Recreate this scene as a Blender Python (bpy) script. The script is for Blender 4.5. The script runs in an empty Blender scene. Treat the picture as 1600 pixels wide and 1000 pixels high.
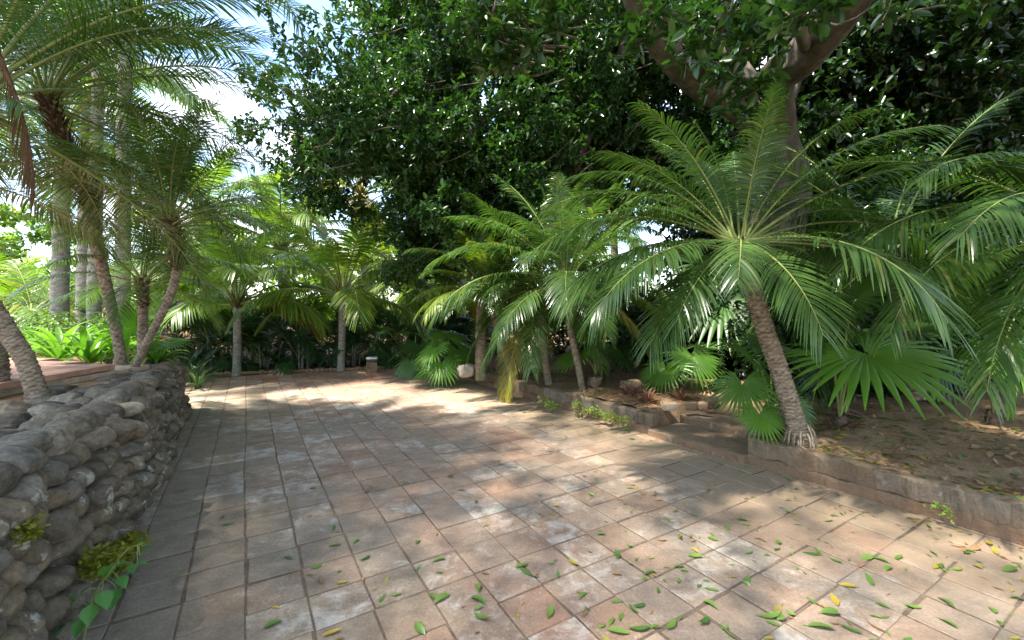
import bpy, math, random
import numpy as np
from mathutils import Vector, Matrix, noise as mnoise

# ------------------------------------------------------------------ camera, sky, sun, exposure
SC = bpy.context.scene
COL = SC.collection
R = math.radians
CAMH, FPX, HX, HY = 1.62, 681.0, 800.0, 475.0       # eye height, focal length (photo px), principal column, horizon row
cam_d = bpy.data.cameras.new("camera"); cam = bpy.data.objects.new("camera", cam_d); COL.objects.link(cam)
cam.location = (0, 0, CAMH); cam.rotation_euler = (R(90), 0, 0)
cam_d.sensor_width = 36.0; cam_d.lens = 36.0 * FPX / 1600.0; cam_d.shift_y = -25.0 / 1600.0
cam_d.clip_start = 0.05; cam_d.clip_end = 2000
SC.camera = cam
SC.view_settings.view_transform = 'Standard'; SC.view_settings.look = 'None'
SC.view_settings.gamma = 1.0; SC.view_settings.exposure = 2.3

SUN_EL, SUN_AZ = R(62), R(201)                        # azimuth counter-clockwise from +X: the sun stands left of the camera, a little behind
SUN_DIR = Vector((math.cos(SUN_AZ) * math.cos(SUN_EL), math.sin(SUN_AZ) * math.cos(SUN_EL), math.sin(SUN_EL)))
world = bpy.data.worlds.new("World"); SC.world = world; world.use_nodes = True
nt = world.node_tree; nt.nodes.clear()
wo = nt.nodes.new('ShaderNodeOutputWorld'); bg = nt.nodes.new('ShaderNodeBackground')
sky = nt.nodes.new('ShaderNodeTexSky'); sky.sky_type = 'NISHITA'; sky.sun_disc = False
sky.sun_elevation = SUN_EL; sky.sun_rotation = math.pi / 2 - SUN_AZ
sky.air_density = 1.0; sky.dust_density = 0.6; sky.ozone_density = 2.0
tc = nt.nodes.new('ShaderNodeTexCoord'); mp = nt.nodes.new('ShaderNodeMapping'); mp.inputs['Scale'].default_value = (1, 1, 2.2)
cn = nt.nodes.new('ShaderNodeTexNoise'); cn.inputs['Scale'].default_value = 3.1; cn.inputs['Detail'].default_value = 8; cn.inputs['Roughness'].default_value = .58
cr = nt.nodes.new('ShaderNodeValToRGB'); cr.color_ramp.elements[0].position = .47; cr.color_ramp.elements[1].position = .68
cm = nt.nodes.new('ShaderNodeMix'); cm.data_type = 'RGBA'; cm.inputs['B'].default_value = (8.0, 7.8, 7.5, 1)
nt.links.new(tc.outputs['Generated'], mp.inputs['Vector']); nt.links.new(mp.outputs['Vector'], cn.inputs['Vector'])
nt.links.new(cn.outputs['Fac'], cr.inputs['Fac']); nt.links.new(cr.outputs['Color'], cm.inputs['Factor'])
nt.links.new(sky.outputs['Color'], cm.inputs['A']); nt.links.new(cm.outputs['Result'], bg.inputs['Color'])
bg.inputs['Strength'].default_value = 0.13
nt.links.new(bg.outputs['Background'], wo.inputs['Surface'])
sun_d = bpy.data.lights.new("sun", 'SUN'); sun_d.energy = 3.8; sun_d.angle = R(1.6); sun_d.color = (1.0, .94, .84)
sun = bpy.data.objects.new("sun", sun_d); COL.objects.link(sun)
sun.rotation_euler = SUN_DIR.to_track_quat('Z', 'Y').to_euler(); sun.location = (-8, -6, 12)
SC.cycles.max_bounces = 7; SC.cycles.diffuse_bounces = 4; SC.cycles.glossy_bounces = 3; SC.cycles.transmission_bounces = 5
SC.cycles.use_denoising = True

# ------------------------------------------------------------------ helpers
def G(px, py, z=0.0):
    """world point of a photo pixel on the horizontal plane z"""
    d = FPX * (CAMH - z) / (py - HY)
    return np.array([(px - HX) / FPX * d, d, z])
def P(px, py, d):
    """world point of a photo pixel at depth d"""
    return np.array([(px - HX) / FPX * d, d, CAMH - (py - HY) / FPX * d])
def unit(v):
    v = np.asarray(v, float); return v / (np.linalg.norm(v, axis=-1, keepdims=True) + 1e-9)
D1 = np.array([-math.sin(R(31.3)), math.cos(R(31.3)), 0]); N1 = np.array([math.cos(R(31.3)), math.sin(R(31.3)), 0])
def TN(t, n, z=0.0): return D1 * t + N1 * n + np.array([0, 0, z])
K0 = np.array([-1.13, 9.6, 0]); KD = unit(np.array([.5699, -.8217, 0])); KM = np.array([.8217, .5699, 0])
def UK(u, m, z=0.0): return K0 + KD * u + KM * m + np.array([0, 0, z])

class MB:
    """collects quads and builds ONE mesh object"""
    def __init__(s): s.V = []; s.Q = []; s.M = []; s.A = []; s.n = 0
    def add(s, V, Q, mat=0, rnd=None):
        V = np.asarray(V, float).reshape(-1, 3); Q = np.asarray(Q, int).reshape(-1, 4)
        s.V.append(V); s.Q.append(Q + s.n); s.n += len(V)
        s.M.append(np.full(len(Q), mat, int) if np.isscalar(mat) else np.asarray(mat))
        s.A.append(np.full(len(Q), random.random() if rnd is None else rnd) if (rnd is None or np.isscalar(rnd)) else np.asarray(rnd))
    def mesh(s, name, mats, smooth=True):
        V = np.concatenate(s.V); Q = np.concatenate(s.Q); M = np.concatenate(s.M); A = np.concatenate(s.A)
        me = bpy.data.meshes.new(name)
        me.vertices.add(len(V)); me.vertices.foreach_set('co', V.astype(np.float32).ravel())
        me.loops.add(len(Q) * 4); me.loops.foreach_set('vertex_index', Q.astype(np.int32).ravel())
        me.polygons.add(len(Q)); me.polygons.foreach_set('loop_start', np.arange(0, len(Q) * 4, 4, dtype=np.int32))
        me.polygons.foreach_set('material_index', M.astype(np.int32))
        me.polygons.foreach_set('use_smooth', np.full(len(Q), smooth))
        for m in mats: me.materials.append(m)
        me.update(calc_edges=True); me.validate()
        if len(me.polygons) == len(Q):
            at = me.attributes.new('rnd', 'FLOAT', 'FACE'); at.data.foreach_set('value', A.astype(np.float32))
        return me
    def build(s, name, mats, parent=None, loc=(0, 0, 0), smooth=True):
        me = s.mesh(name, mats if isinstance(mats, (list, tuple)) else [mats], smooth)
        return link(name, me, parent, loc)
def link(name, me, parent=None, loc=(0, 0, 0)):
    o = bpy.data.objects.new(name, me); COL.objects.link(o); o.location = loc
    if parent is not None: o.parent = parent
    return o
def tag(o, label=None, cat=None, group=None, kind=None):
    if label: o['label'] = label
    if cat: o['category'] = cat
    if group: o['group'] = group
    if kind: o['kind'] = kind
    return o
def thing(name, label, cat, loc, group=None, rz=0):
    o = bpy.data.objects.new(name, None); COL.objects.link(o); o.location = tuple(loc); o.rotation_euler.z = rz
    o.empty_display_size = .1
    return tag(o, label, cat, group)

def spline(pts, n):
    pts = np.asarray(pts, float)
    if len(pts) == 2: return pts[0] + (pts[1] - pts[0]) * np.linspace(0, 1, n)[:, None]
    p = np.vstack([2 * pts[0] - pts[1], pts, 2 * pts[-1] - pts[-2]]); out = []
    for x in np.linspace(0, len(pts) - 1 - 1e-6, n):
        i = int(x); t = x - i; a, b, c, d = p[i:i + 4]
        out.append(.5 * (2 * b + (c - a) * t + (2 * a - 5 * b + 4 * c - d) * t * t + (3 * b - a - 3 * c + d) * t ** 3))
    return np.array(out)
def tube(mb, pts, rad, sides=8, n=None, mat=0, bump=None, rnd=None, cap=True):
    """tube along a path; rad = list of radii along it; bump(z along, angle index grid) multiplies the radius"""
    n = n or max(2, len(pts)); C = spline(pts, n); m = len(C)
    rr = np.interp(np.linspace(0, 1, m), np.linspace(0, 1, len(rad)), rad)
    T = unit(np.gradient(C, axis=0)); up = np.array([0.13, 0.97, 0.21])
    A = unit(np.cross(T, up)); B = np.cross(T, A)
    th = np.linspace(0, 2 * math.pi, sides, endpoint=False)
    L = np.concatenate([[0], np.cumsum(np.linalg.norm(np.diff(C, axis=0), axis=1))])
    rg = rr[:, None] * (bump(L[:, None], th[None, :]) if bump else np.ones((m, sides)))
    V = C[:, None, :] + rg[..., None] * (np.cos(th)[None, :, None] * A[:, None, :] + np.sin(th)[None, :, None] * B[:, None, :])
    i = np.arange(m - 1)[:, None] * sides; j = np.arange(sides)[None, :]; k = (j + 1) % sides
    Q = np.stack([i + j, i + k, i + sides + k, i + sides + j], -1).reshape(-1, 4)
    mb.add(V.reshape(-1, 3), Q, mat, rnd)
    if cap:
        for r_, c in ((V[0], C[0]), (V[-1], C[-1])):
            ring = np.vstack([r_, c]); q = [[a, (a + 1) % sides, (a + 2) % sides, sides] for a in range(0, sides, 2)]
            mb.add(ring, q, mat, rnd)
    return C
def box(mb, c, size, ax=None, bev=.01, mat=0, rnd=None, jit=0.0, sub=None):
    """box with rounded edges (superellipsoid grid), ax = 3 axes"""
    k = sub or 4
    g = np.linspace(-1, 1, k + 1)
    hs = np.asarray(size, float) / 2; ax = np.eye(3) if ax is None else np.asarray(ax, float)
    r = random.random() if rnd is None else rnd
    off = np.random.rand(3) * 50
    for d in range(3):
        for s in (-1, 1):
            u, v = np.meshgrid(g, g, indexing='ij'); p = np.zeros((k + 1, k + 1, 3))
            p[..., d] = s; p[..., (d + 1) % 3] = u; p[..., (d + 2) % 3] = v
            p = p * hs; inner = np.clip(p, -(hs - bev), hs - bev); q = inner + unit(p - inner) * bev
            q = q.reshape(-1, 3)
            if jit:
                q = q + np.array([mnoise.noise_vector(Vector((a * 7 + off))) for a in q]) * jit
            w = np.asarray(c) + q @ ax
            ii, jj = np.meshgrid(np.arange(k), np.arange(k), indexing='ij'); a = ii * (k + 1) + jj
            f = np.stack([a, a + k + 1, a + k + 2, a + 1], -1).reshape(-1, 4)
            mb.add(w, f if s > 0 else f[:, ::-1], mat, r)
def rot3(yaw, pitch=0, roll=0):
    return np.array(Matrix.Rotation(yaw, 3, 'Z') @ Matrix.Rotation(pitch, 3, 'Y') @ Matrix.Rotation(roll, 3, 'X')).T

_ICO = {}
def ball(sub):
    """quad sphere: verts on a unit sphere and quads"""
    if sub in _ICO: return _ICO[sub]
    g = np.tan(np.linspace(-math.pi / 4, math.pi / 4, sub + 1)); Vs, Qs, n = [], [], 0
    for d in range(3):
        for s in (-1, 1):
            u, v = np.meshgrid(g, g, indexing='ij'); p = np.zeros((sub + 1, sub + 1, 3))
            p[..., d] = s; p[..., (d + 1) % 3] = u; p[..., (d + 2) % 3] = v
            Vs.append(unit(p.reshape(-1, 3)))
            ii, jj = np.meshgrid(np.arange(sub), np.arange(sub), indexing='ij'); a = ii * (sub + 1) + jj
            f = np.stack([a, a + sub + 1, a + sub + 2, a + 1], -1).reshape(-1, 4)
            Qs.append((f if s > 0 else f[:, ::-1]) + n); n += (sub + 1) ** 2
    V = np.vstack(Vs); Q = np.vstack(Qs)
    key = np.round(V, 5); _, first, inv = np.unique(key, axis=0, return_index=True, return_inverse=True); inv = inv.ravel()
    _ICO[sub] = (V[first], inv[Q]); return _ICO[sub]
def rock(mb, c, size, ax=None, sub=6, amp=.18, box_=.5, mat=0, rnd=None):
    V, Q = ball(sub); hs = np.asarray(size, float) / 2
    off = np.random.rand(3) * 90
    q = np.sign(V) * np.abs(V) ** (1 - box_ * .6)
    q = q / np.max(np.abs(q), axis=1, keepdims=True) * (box_ * .55) + V * (1 - box_ * .55)
    nz = np.array([mnoise.noise(Vector(v * 1.3 + off)) + .45 * mnoise.noise(Vector(v * 3.1 + off)) + .2 * mnoise.noise(Vector(v * 6.5 + off)) + .12 * mnoise.noise(Vector(v * 13 + off)) for v in V])
    q = q * (1 + amp * nz)[:, None] * hs
    mb.add(np.asarray(c) + q @ (np.eye(3) if ax is None else ax), Q, mat, rnd)

# ------------------------------------------------------------------ materials
def newmat(name):
    m = bpy.data.materials.new(name); m.use_nodes = True; n = m.node_tree; n.nodes.clear()
    out = n.nodes.new('ShaderNodeOutputMaterial'); b = n.nodes.new('ShaderNodeBsdfPrincipled')
    n.links.new(b.outputs['BSDF'], out.inputs['Surface']); return m, n, b, out
def N(n, t, **kw):
    x = n.nodes.new('ShaderNode' + t)
    for k, v in kw.items():
        if k in x.inputs: x.inputs[k].default_value = v
        else: setattr(x, k, v)
    return x
def ramp(n, src, stops):
    r = N(n, 'ValToRGB'); e = r.color_ramp.elements
    while len(e) < len(stops): e.new(.5)
    for el, (p, c) in zip(e, stops): el.position = p; el.color = (c, c, c, 1) if np.isscalar(c) else (*c, 1)
    n.links.new(src, r.inputs['Fac']); return r.outputs['Color']
def mix(n, f, a, b, mode='MIX'):
    m = N(n, 'Mix', data_type='RGBA', blend_type=mode)
    for s, v in (('Factor', f), ('A', a), ('B', b)):
        sock = m.inputs[s] if s == 'Factor' else [i for i in m.inputs if i.name == s and i.type == 'RGBA'][0]
        if hasattr(v, 'node'): n.links.new(v, sock)
        else: sock.default_value = v if np.isscalar(v) else (*v, 1)
    return [o for o in m.outputs if o.type == 'RGBA'][0]
def math_(n, op, a, b=None):
    m = N(n, 'Math', operation=op)
    for i, v in enumerate((a, b)):
        if v is None: continue
        if hasattr(v, 'node'): n.links.new(v, m.inputs[i])
        else: m.inputs[i].default_value = v
    return m.outputs[0]
def noise(n, scale, detail=4, rough=.6, co=None, dist=0):
    x = N(n, 'TexNoise', Scale=scale, Detail=detail, Roughness=rough, Distortion=dist)
    if co is not None: n.links.new(co, x.inputs['Vector'])
    return x.outputs['Fac']
def attr(n, name='rnd'):
    return N(n, 'Attribute', attribute_name=name).outputs['Fac']
def bump(n, b, h, strength=.4, dist=.01):
    x = N(n, 'Bump', Strength=strength, Distance=dist); n.links.new(h, x.inputs['Height']); n.links.new(x.outputs['Normal'], b.inputs['Normal'])

def leafmat(name, c0, c1, c2=None, rough=.36, trans=.35, spec=.5, tcol=None):
    """glossy leaf: colour varies leaf by leaf, light passes through"""
    m, n, b, out = newmat(name)
    oi = N(n, 'ObjectInfo').outputs['Random']
    f = math_(n, 'FRACT', math_(n, 'ADD', attr(n), math_(n, 'MULTIPLY', oi, .35)))
    stops = [(0, c0), (.85, c1)] + ([(.93, c1), (1, c2)] if c2 else [(1, c1)])
    c = ramp(n, f, stops)
    geo = N(n, 'NewGeometry')
    nz = noise(n, 2.2, 3, .6, geo.outputs['Position'])
    c = mix(n, .35, c, ramp(n, nz, [(.3, (.6, .62, .55)), (.7, (1.25, 1.2, 1.05))]), 'MULTIPLY')
    n.links.new(c, b.inputs['Base Color']); b.inputs['Roughness'].default_value = rough
    b.inputs['Specular IOR Level'].default_value = spec
    t = N(n, 'BsdfTranslucent'); tc_ = mix(n, 1.0, c, tcol or (1.5, 1.7, .6), 'MULTIPLY'); n.links.new(tc_, t.inputs['Color'])
    mx = N(n, 'MixShader'); mx.inputs['Fac'].default_value = trans
    n.links.new(b.outputs['BSDF'], mx.inputs[1]); n.links.new(t.outputs['BSDF'], mx.inputs[2]); n.links.new(mx.outputs['Shader'], out.inputs['Surface'])
    return m
def barkmat(name, c0, c1, c2, scale=14, rough=.9, stretch=1, bs=.6, rv=.5):
    m, n, b, out = newmat(name)
    co = N(n, 'TexCoord').outputs['Object']; mpn = N(n, 'Mapping', Scale=(1, 1, stretch)); n.links.new(co, mpn.inputs['Vector'])
    a = noise(n, scale, 6, .65, mpn.outputs['Vector']); f = noise(n, scale * 5, 4, .6, mpn.outputs['Vector'])
    c = ramp(n, a, [(.32, c0), (.52, c1), (.72, c2)])
    c = mix(n, rv, c, ramp(n, attr(n), [(0, (.4, .36, .32)), (.45, (.95, .93, .9)), (1, (1.3, 1.27, 1.22))]), 'MULTIPLY')
    n.links.new(c, b.inputs['Base Color']); b.inputs['Roughness'].default_value = rough; b.inputs['Specular IOR Level'].default_value = .2
    bump(n, b, math_(n, 'ADD', a, f), bs, .012); return m
def plain(name, c, rough=.6, var=.25, scale=20):
    m, n, b, out = newmat(name); co = N(n, 'TexCoord').outputs['Object']
    v = ramp(n, noise(n, scale, 5, .6, co), [(.3, tuple(x * (1 - var) for x in c)), (.7, tuple(x * (1 + var) for x in c))])
    n.links.new(v, b.inputs['Base Color']); b.inputs['Roughness'].default_value = rough; return m

M = {}
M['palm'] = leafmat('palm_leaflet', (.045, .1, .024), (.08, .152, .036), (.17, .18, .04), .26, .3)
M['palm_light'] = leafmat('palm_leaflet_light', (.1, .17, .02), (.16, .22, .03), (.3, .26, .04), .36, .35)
M['palm_shaded'] = leafmat('palm_leaflet_shaded', (.02, .056, .012), (.04, .09, .016), None, .3, .22)  # darker copy of palm: shade on the fronds put into the colour
M['palm_yellow'] = leafmat('palm_leaflet_yellowing', (.15, .17, .02), (.3, .25, .03), (.36, .28, .06), .45, .35, .4, (1.3, 1.2, .6))
M['palm_dry'] = leafmat('palm_leaflet_dry', (.22, .12, .05), (.34, .21, .1), None, .7, .2, .2, (1.2, 1, .8))
M['coco'] = leafmat('coconut_leaflet', (.09, .18, .03), (.17, .25, .045), (.34, .3, .05), .28, .45)
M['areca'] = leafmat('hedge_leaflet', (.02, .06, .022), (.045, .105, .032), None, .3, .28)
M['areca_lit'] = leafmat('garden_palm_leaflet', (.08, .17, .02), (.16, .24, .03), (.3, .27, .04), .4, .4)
M['dead'] = leafmat('dead_leaflet', (.075, .045, .022), (.13, .08, .04), None, .8, .15, .2, (1.2, 1, .8))
M['rachis'] = plain('frond_rib', (.2, .24, .06), .5)
M['rachis_y'] = plain('yellow_frond_rib', (.42, .34, .1), .5)
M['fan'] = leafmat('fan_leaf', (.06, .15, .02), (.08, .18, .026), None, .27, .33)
M['fan_shaded'] = leafmat('fan_leaf_shaded', (.03, .085, .014), (.045, .11, .018), None, .42, .28)  # darker fan copy: shade of the rear blades put into the colour
M['fan_light'] = leafmat('fan_leaf_light', (.09, .22, .025), (.13, .28, .035), None, .33, .4)  # brighter fan copy: sunlit look put into the colour; also pale young leaves
M['ficus'] = leafmat('ficus_leaf', (.02, .06, .015), (.04, .1, .02), (.1, .17, .025), .3, .25, .5)
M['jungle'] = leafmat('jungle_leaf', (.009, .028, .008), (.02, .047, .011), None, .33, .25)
M['lily'] = leafmat('strap_leaf', (.08, .2, .025), (.15, .3, .04), None, .33, .4)
M['shrub'] = leafmat('shrub_leaf', (.1, .19, .05), (.2, .29, .1), None, .4, .35)
M['strip'] = leafmat('striped_leaf', (.05, .11, .045), (.17, .23, .13), None, .4, .3)
M['vine'] = leafmat('vine_leaf', (.07, .21, .05), (.1, .26, .06), (.15, .34, .06), .42, .35)
M['fern'] = leafmat('fern_leaf', (.14, .17, .015), (.24, .25, .02), (.3, .2, .03), .6, .4)
M['weed'] = leafmat('weed_leaf', (.2, .3, .06), (.32, .4, .1), None, .6, .4)
M['sprout'] = leafmat('withered_leaf', (.14, .055, .03), (.22, .1, .06), None, .7, .2)
M['fall_g'] = leafmat('fallen_green', (.06, .15, .028), (.15, .25, .05), None, .4, .15)
M['fall_y'] = leafmat('fallen_yellow', (.3, .28, .05), (.45, .33, .05), None, .45, .2)
M['fall_b'] = leafmat('fallen_brown', (.22, .12, .05), (.35, .2, .1), None, .6, .1)
M['trunk_p'] = barkmat('palm_trunk', (.13, .1, .07), (.25, .2, .145), (.36, .31, .24), 12, .9, 1.6, rv=.85)
M['boots'] = barkmat('leaf_bases', (.05, .03, .017), (.105, .062, .034), (.18, .11, .062), 18, .95, .5)
M['trunk_g'] = barkmat('smooth_trunk', (.17, .16, .14), (.27, .255, .22), (.36, .35, .31), 6, .85, 3, .3)
M['trunk_f'] = barkmat('ficus_bark', (.045, .041, .031), (.092, .08, .06), (.16, .142, .108), 7, .85, .6, .5)
M['twig'] = barkmat('twig_bark', (.09, .07, .05), (.15, .12, .09), (.2, .17, .13), 30)

def m_stone():
    m, n, b, out = newmat('field_stone'); co = N(n, 'TexCoord').outputs['Object']
    a = noise(n, 5, 7, .65, co); f = noise(n, 38, 6, .7, co)
    c = ramp(n, attr(n), [(0, (.085, .077, .063)), (.3, (.15, .128, .094)), (.6, (.18, .145, .1)), (.8, (.15, .142, .12)), (1, (.25, .215, .16))])
    c = mix(n, .8, c, ramp(n, a, [(.3, (.42, .41, .4)), (.7, (1.5, 1.46, 1.38))]), 'MULTIPLY')
    c = mix(n, .8, c, ramp(n, f, [(.3, (.5, .5, .5)), (.7, (1.45, 1.45, 1.45))]), 'MULTIPLY')
    li = ramp(n, noise(n, 6.5, 5, .7, co, .8), [(.585, 0.0), (.63, .7)])
    c = mix(n, li, c, (.42, .42, .37))
    mo = ramp(n, noise(n, 4, 4, .6, co, .4), [(.62, 0.0), (.72, .35)])
    c = mix(n, mo, c, (.16, .17, .06))
    n.links.new(c, b.inputs['Base Color']); b.inputs['Roughness'].default_value = .88; b.inputs['Specular IOR Level'].default_value = .25
    bump(n, b, math_(n, 'ADD', math_(n, 'MULTIPLY', a, 1.2), f), .7, .015); return m
M['stone'] = m_stone()

def m_tile():
    m, n, b, out = newmat('terracotta_tiles'); co = N(n, 'TexCoord').outputs['Object']
    r = attr(n); r2 = math_(n, 'FRACT', math_(n, 'MULTIPLY', r, 7.31)); r3 = math_(n, 'FRACT', math_(n, 'MULTIPLY', r, 13.7))
    c = ramp(n, r, [(0, (.25, .172, .12)), (.3, (.275, .195, .14)), (.6, (.285, .21, .155)), (.85, (.275, .218, .168)), (1, (.31, .185, .125))])
    sep = N(n, 'SeparateXYZ'); n.links.new(co, sep.inputs[0])
    # the far end is cleaner, redder tile; the near middle is worn grey
    far = ramp(n, math_(n, 'ADD', sep.outputs['Y'], math_(n, 'MULTIPLY', noise(n, .8, 3, .6, co), 2.4)), [(.0, 0.0), (1, 1.0)])
    mr = N(n, 'MapRange'); mr.inputs['From Min'].default_value = 8.4; mr.inputs['From Max'].default_value = 10.6
    n.links.new(math_(n, 'ADD', sep.outputs['Y'], math_(n, 'MULTIPLY', noise(n, .8, 3, .6, co), 2.0)), mr.inputs['Value'])
    c = mix(n, mr.outputs[0], c, ramp(n, r2, [(0, (.33, .165, .11)), (.6, (.4, .215, .15)), (1, (.36, .26, .2))]))
    redz = ramp(n, noise(n, .55, 4, .6, co, .4), [(.47, 0.0), (.66, .8)]); c = mix(n, redz, c, ramp(n, r2, [(0, (.29, .15, .095)), (.5, (.33, .185, .125)), (1, (.3, .205, .15))]))
    grey = ramp(n, noise(n, 1.1, 5, .6, co, .3), [(.47, 0.0), (.64, .7)])
    c = mix(n, math_(n, 'MULTIPLY', grey, math_(n, 'SUBTRACT', 1.0, mr.outputs[0])), c, (.25, .22, .178))
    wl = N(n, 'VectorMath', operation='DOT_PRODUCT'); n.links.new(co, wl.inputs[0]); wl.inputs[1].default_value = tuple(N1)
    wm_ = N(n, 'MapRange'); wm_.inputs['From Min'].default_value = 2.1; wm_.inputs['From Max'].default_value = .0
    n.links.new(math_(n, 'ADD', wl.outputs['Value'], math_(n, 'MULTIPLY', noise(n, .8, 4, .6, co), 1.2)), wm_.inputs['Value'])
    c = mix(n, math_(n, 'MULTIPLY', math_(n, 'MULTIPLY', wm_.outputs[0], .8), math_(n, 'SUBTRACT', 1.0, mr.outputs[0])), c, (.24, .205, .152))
    c = mix(n, .75, c, ramp(n, noise(n, 7, 7, .7, co, .5), [(.28, (.62, .6, .57)), (.72, (1.3, 1.3, 1.28))]), 'MULTIPLY')
    c = mix(n, .5, c, ramp(n, noise(n, 60, 5, .75, co), [(.3, (.5, .5, .5)), (.7, (1.45, 1.45, 1.45))]), 'MULTIPLY')
    # whitish lime bloom on some tiles, patchy
    w = math_(n, 'ADD', math_(n, 'MULTIPLY', r3, .13), math_(n, 'ADD', math_(n, 'MULTIPLY', noise(n, 6.5, 9, .78, co, .4), .75), math_(n, 'MULTIPLY', noise(n, .55, 3, .5, co), .36)))
    wm = ramp(n, w, [(.645, 0.0), (.8, .66)])
    c = mix(n, wm, c, (.6, .57, .51))
    # streaks of dark water stain
    st = N(n, 'Mapping', Scale=(1.2, 5, 1)); st.inputs['Rotation'].default_value = (0, 0, R(-20)); n.links.new(co, st.inputs['Vector'])
    c = mix(n, ramp(n, noise(n, 1.6, 5, .65, st.outputs['Vector'], .7), [(.55, 0.0), (.72, .45)]), c, (.13, .105, .085))
    # blown sand
    k = N(n, 'VectorMath', operation='DOT_PRODUCT'); n.links.new(co, k.inputs[0]); k.inputs[1].default_value = tuple(KM)
    mk = N(n, 'MapRange'); kd = float(K0 @ KM); mk.inputs['From Min'].default_value = kd - 2.3; mk.inputs['From Max'].default_value = kd - .05
    n.links.new(k.outputs['Value'], mk.inputs['Value'])
    sa = ramp(n, math_(n, 'ADD', math_(n, 'MULTIPLY', mk.outputs[0], .62), math_(n, 'MULTIPLY', noise(n, 1.3, 6, .65, co, .5), .6)), [(.5, 0.0), (.82, .92)])
    c = mix(n, sa, c, mix(n, noise(n, 30, 5, .7, co), (.24, .17, .105), (.4, .3, .2)))
    n.links.new(c, b.inputs['Base Color']); b.inputs['Roughness'].default_value = .8; b.inputs['Specular IOR Level'].default_value = .3
    bump(n, b, math_(n, 'ADD', noise(n, 9, 5, .65, co), math_(n, 'MULTIPLY', noise(n, 90, 3, .6, co), .4)), .45, .008); return m
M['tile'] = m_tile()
def m_soil(name, c0, c1, c2, sc=3):
    m, n, b, out = newmat(name); co = N(n, 'TexCoord').outputs['Object']
    a = noise(n, sc, 7, .68, co, .4); f = noise(n, sc * 16, 5, .7, co)
    c = ramp(n, a, [(.3, c0), (.5, c1), (.72, c2)]); c = mix(n, .55, c, ramp(n, f, [(.3, (.55, .55, .55)), (.7, (1.35, 1.35, 1.35))]), 'MULTIPLY')
    n.links.new(c, b.inputs['Base Color']); b.inputs['Roughness'].default_value = .95; b.inputs['Specular IOR Level'].default_value = .1
    bump(n, b, math_(n, 'ADD', a, f), .8, .03); return m
M['soil'] = m_soil('bed_soil', (.2, .125, .07), (.3, .195, .115), (.4, .275, .175))
M['ground'] = m_soil('garden_ground', (.12, .085, .05), (.2, .14, .085), (.26, .19, .12), 1.2)
M['mortar'] = m_soil('sandy_joint', (.13, .095, .065), (.19, .14, .1), (.26, .2, .14), 2.2)
def m_kerb():
    m, n, b, out = newmat('weathered_kerb'); co = N(n, 'TexCoord').outputs['Object']
    sep = N(n, 'SeparateXYZ'); n.links.new(co, sep.inputs[0])
    a = noise(n, 3, 7, .7, co, .5); f = noise(n, 32, 6, .7, co)
    c = ramp(n, attr(n), [(0, (.2, .145, .095)), (.6, (.235, .18, .125)), (1, (.23, .195, .155))])
    c = mix(n, .8, c, ramp(n, a, [(.3, (.5, .48, .45)), (.7, (1.3, 1.28, 1.22))]), 'MULTIPLY')
    c = mix(n, .55, c, ramp(n, f, [(.3, (.6, .6, .6)), (.7, (1.3, 1.3, 1.3))]), 'MULTIPLY')
    vm = N(n, 'Mapping', Scale=(9, 9, .7)); n.links.new(co, vm.inputs['Vector']); vs_ = noise(n, 1.0, 5, .75, vm.outputs['Vector'], .3)
    c = mix(n, .75, c, ramp(n, vs_, [(.34, (.4, .38, .34)), (.45, (.95, .93, .9)), (.7, (1.35, 1.33, 1.28))]), 'MULTIPLY')
    lo = N(n, 'MapRange'); lo.inputs['From Min'].default_value = .16; lo.inputs['From Max'].default_value = .04
    n.links.new(math_(n, 'ADD', sep.outputs['Z'], math_(n, 'MULTIPLY', math_(n, 'SUBTRACT', noise(n, 2.5, 4, .6, co), .5), .2)), lo.inputs['Value'])
    c = mix(n, math_(n, 'MULTIPLY', lo.outputs[0], .7), c, (.27, .165, .1))
    c = mix(n, ramp(n, noise(n, 4.5, 5, .7, co, .6), [(.6, 0.0), (.68, .6)]), c, (.4, .4, .38))
    c = mix(n, ramp(n, noise(n, 2.7, 5, .7, co, .9), [(.6, 0.0), (.7, .6)]), c, (.09, .09, .06))
    gn = N(n, 'SeparateXYZ'); n.links.new(N(n, 'NewGeometry').outputs['Normal'], gn.inputs[0])
    du = ramp(n, math_(n, 'ADD', gn.outputs['Z'], math_(n, 'MULTIPLY', noise(n, 5, 5, .7, co), .8)), [(.95, 0.0), (1.35, .85)])
    c = mix(n, du, c, mix(n, f, (.21, .145, .085), (.33, .24, .155)))
    n.links.new(c, b.inputs['Base Color']); b.inputs['Roughness'].default_value = .92; b.inputs['Specular IOR Level'].default_value = .2
    bump(n, b, math_(n, 'ADD', math_(n, 'ADD', a, f), vs_), .9, .025); return m
M['kerb'] = m_kerb()
M['patio'] = plain('patio_tile', (.4, .22, .15), .75, .3, 5)
M['brick'] = plain('pale_brick', (.42, .32, .22), .9, .25, 14)
M['rockpale'] = plain('pale_rock', (.33, .28, .22), .9, .35, 7)
M['white'] = plain('pale_cap', (.72, .71, .66), .6, .08, 9)
M['darkband'] = plain('dark_band', (.035, .03, .028), .5)
M['husk'] = plain('dead_husk', (.12, .08, .055), .95, .5, 20)

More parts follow.
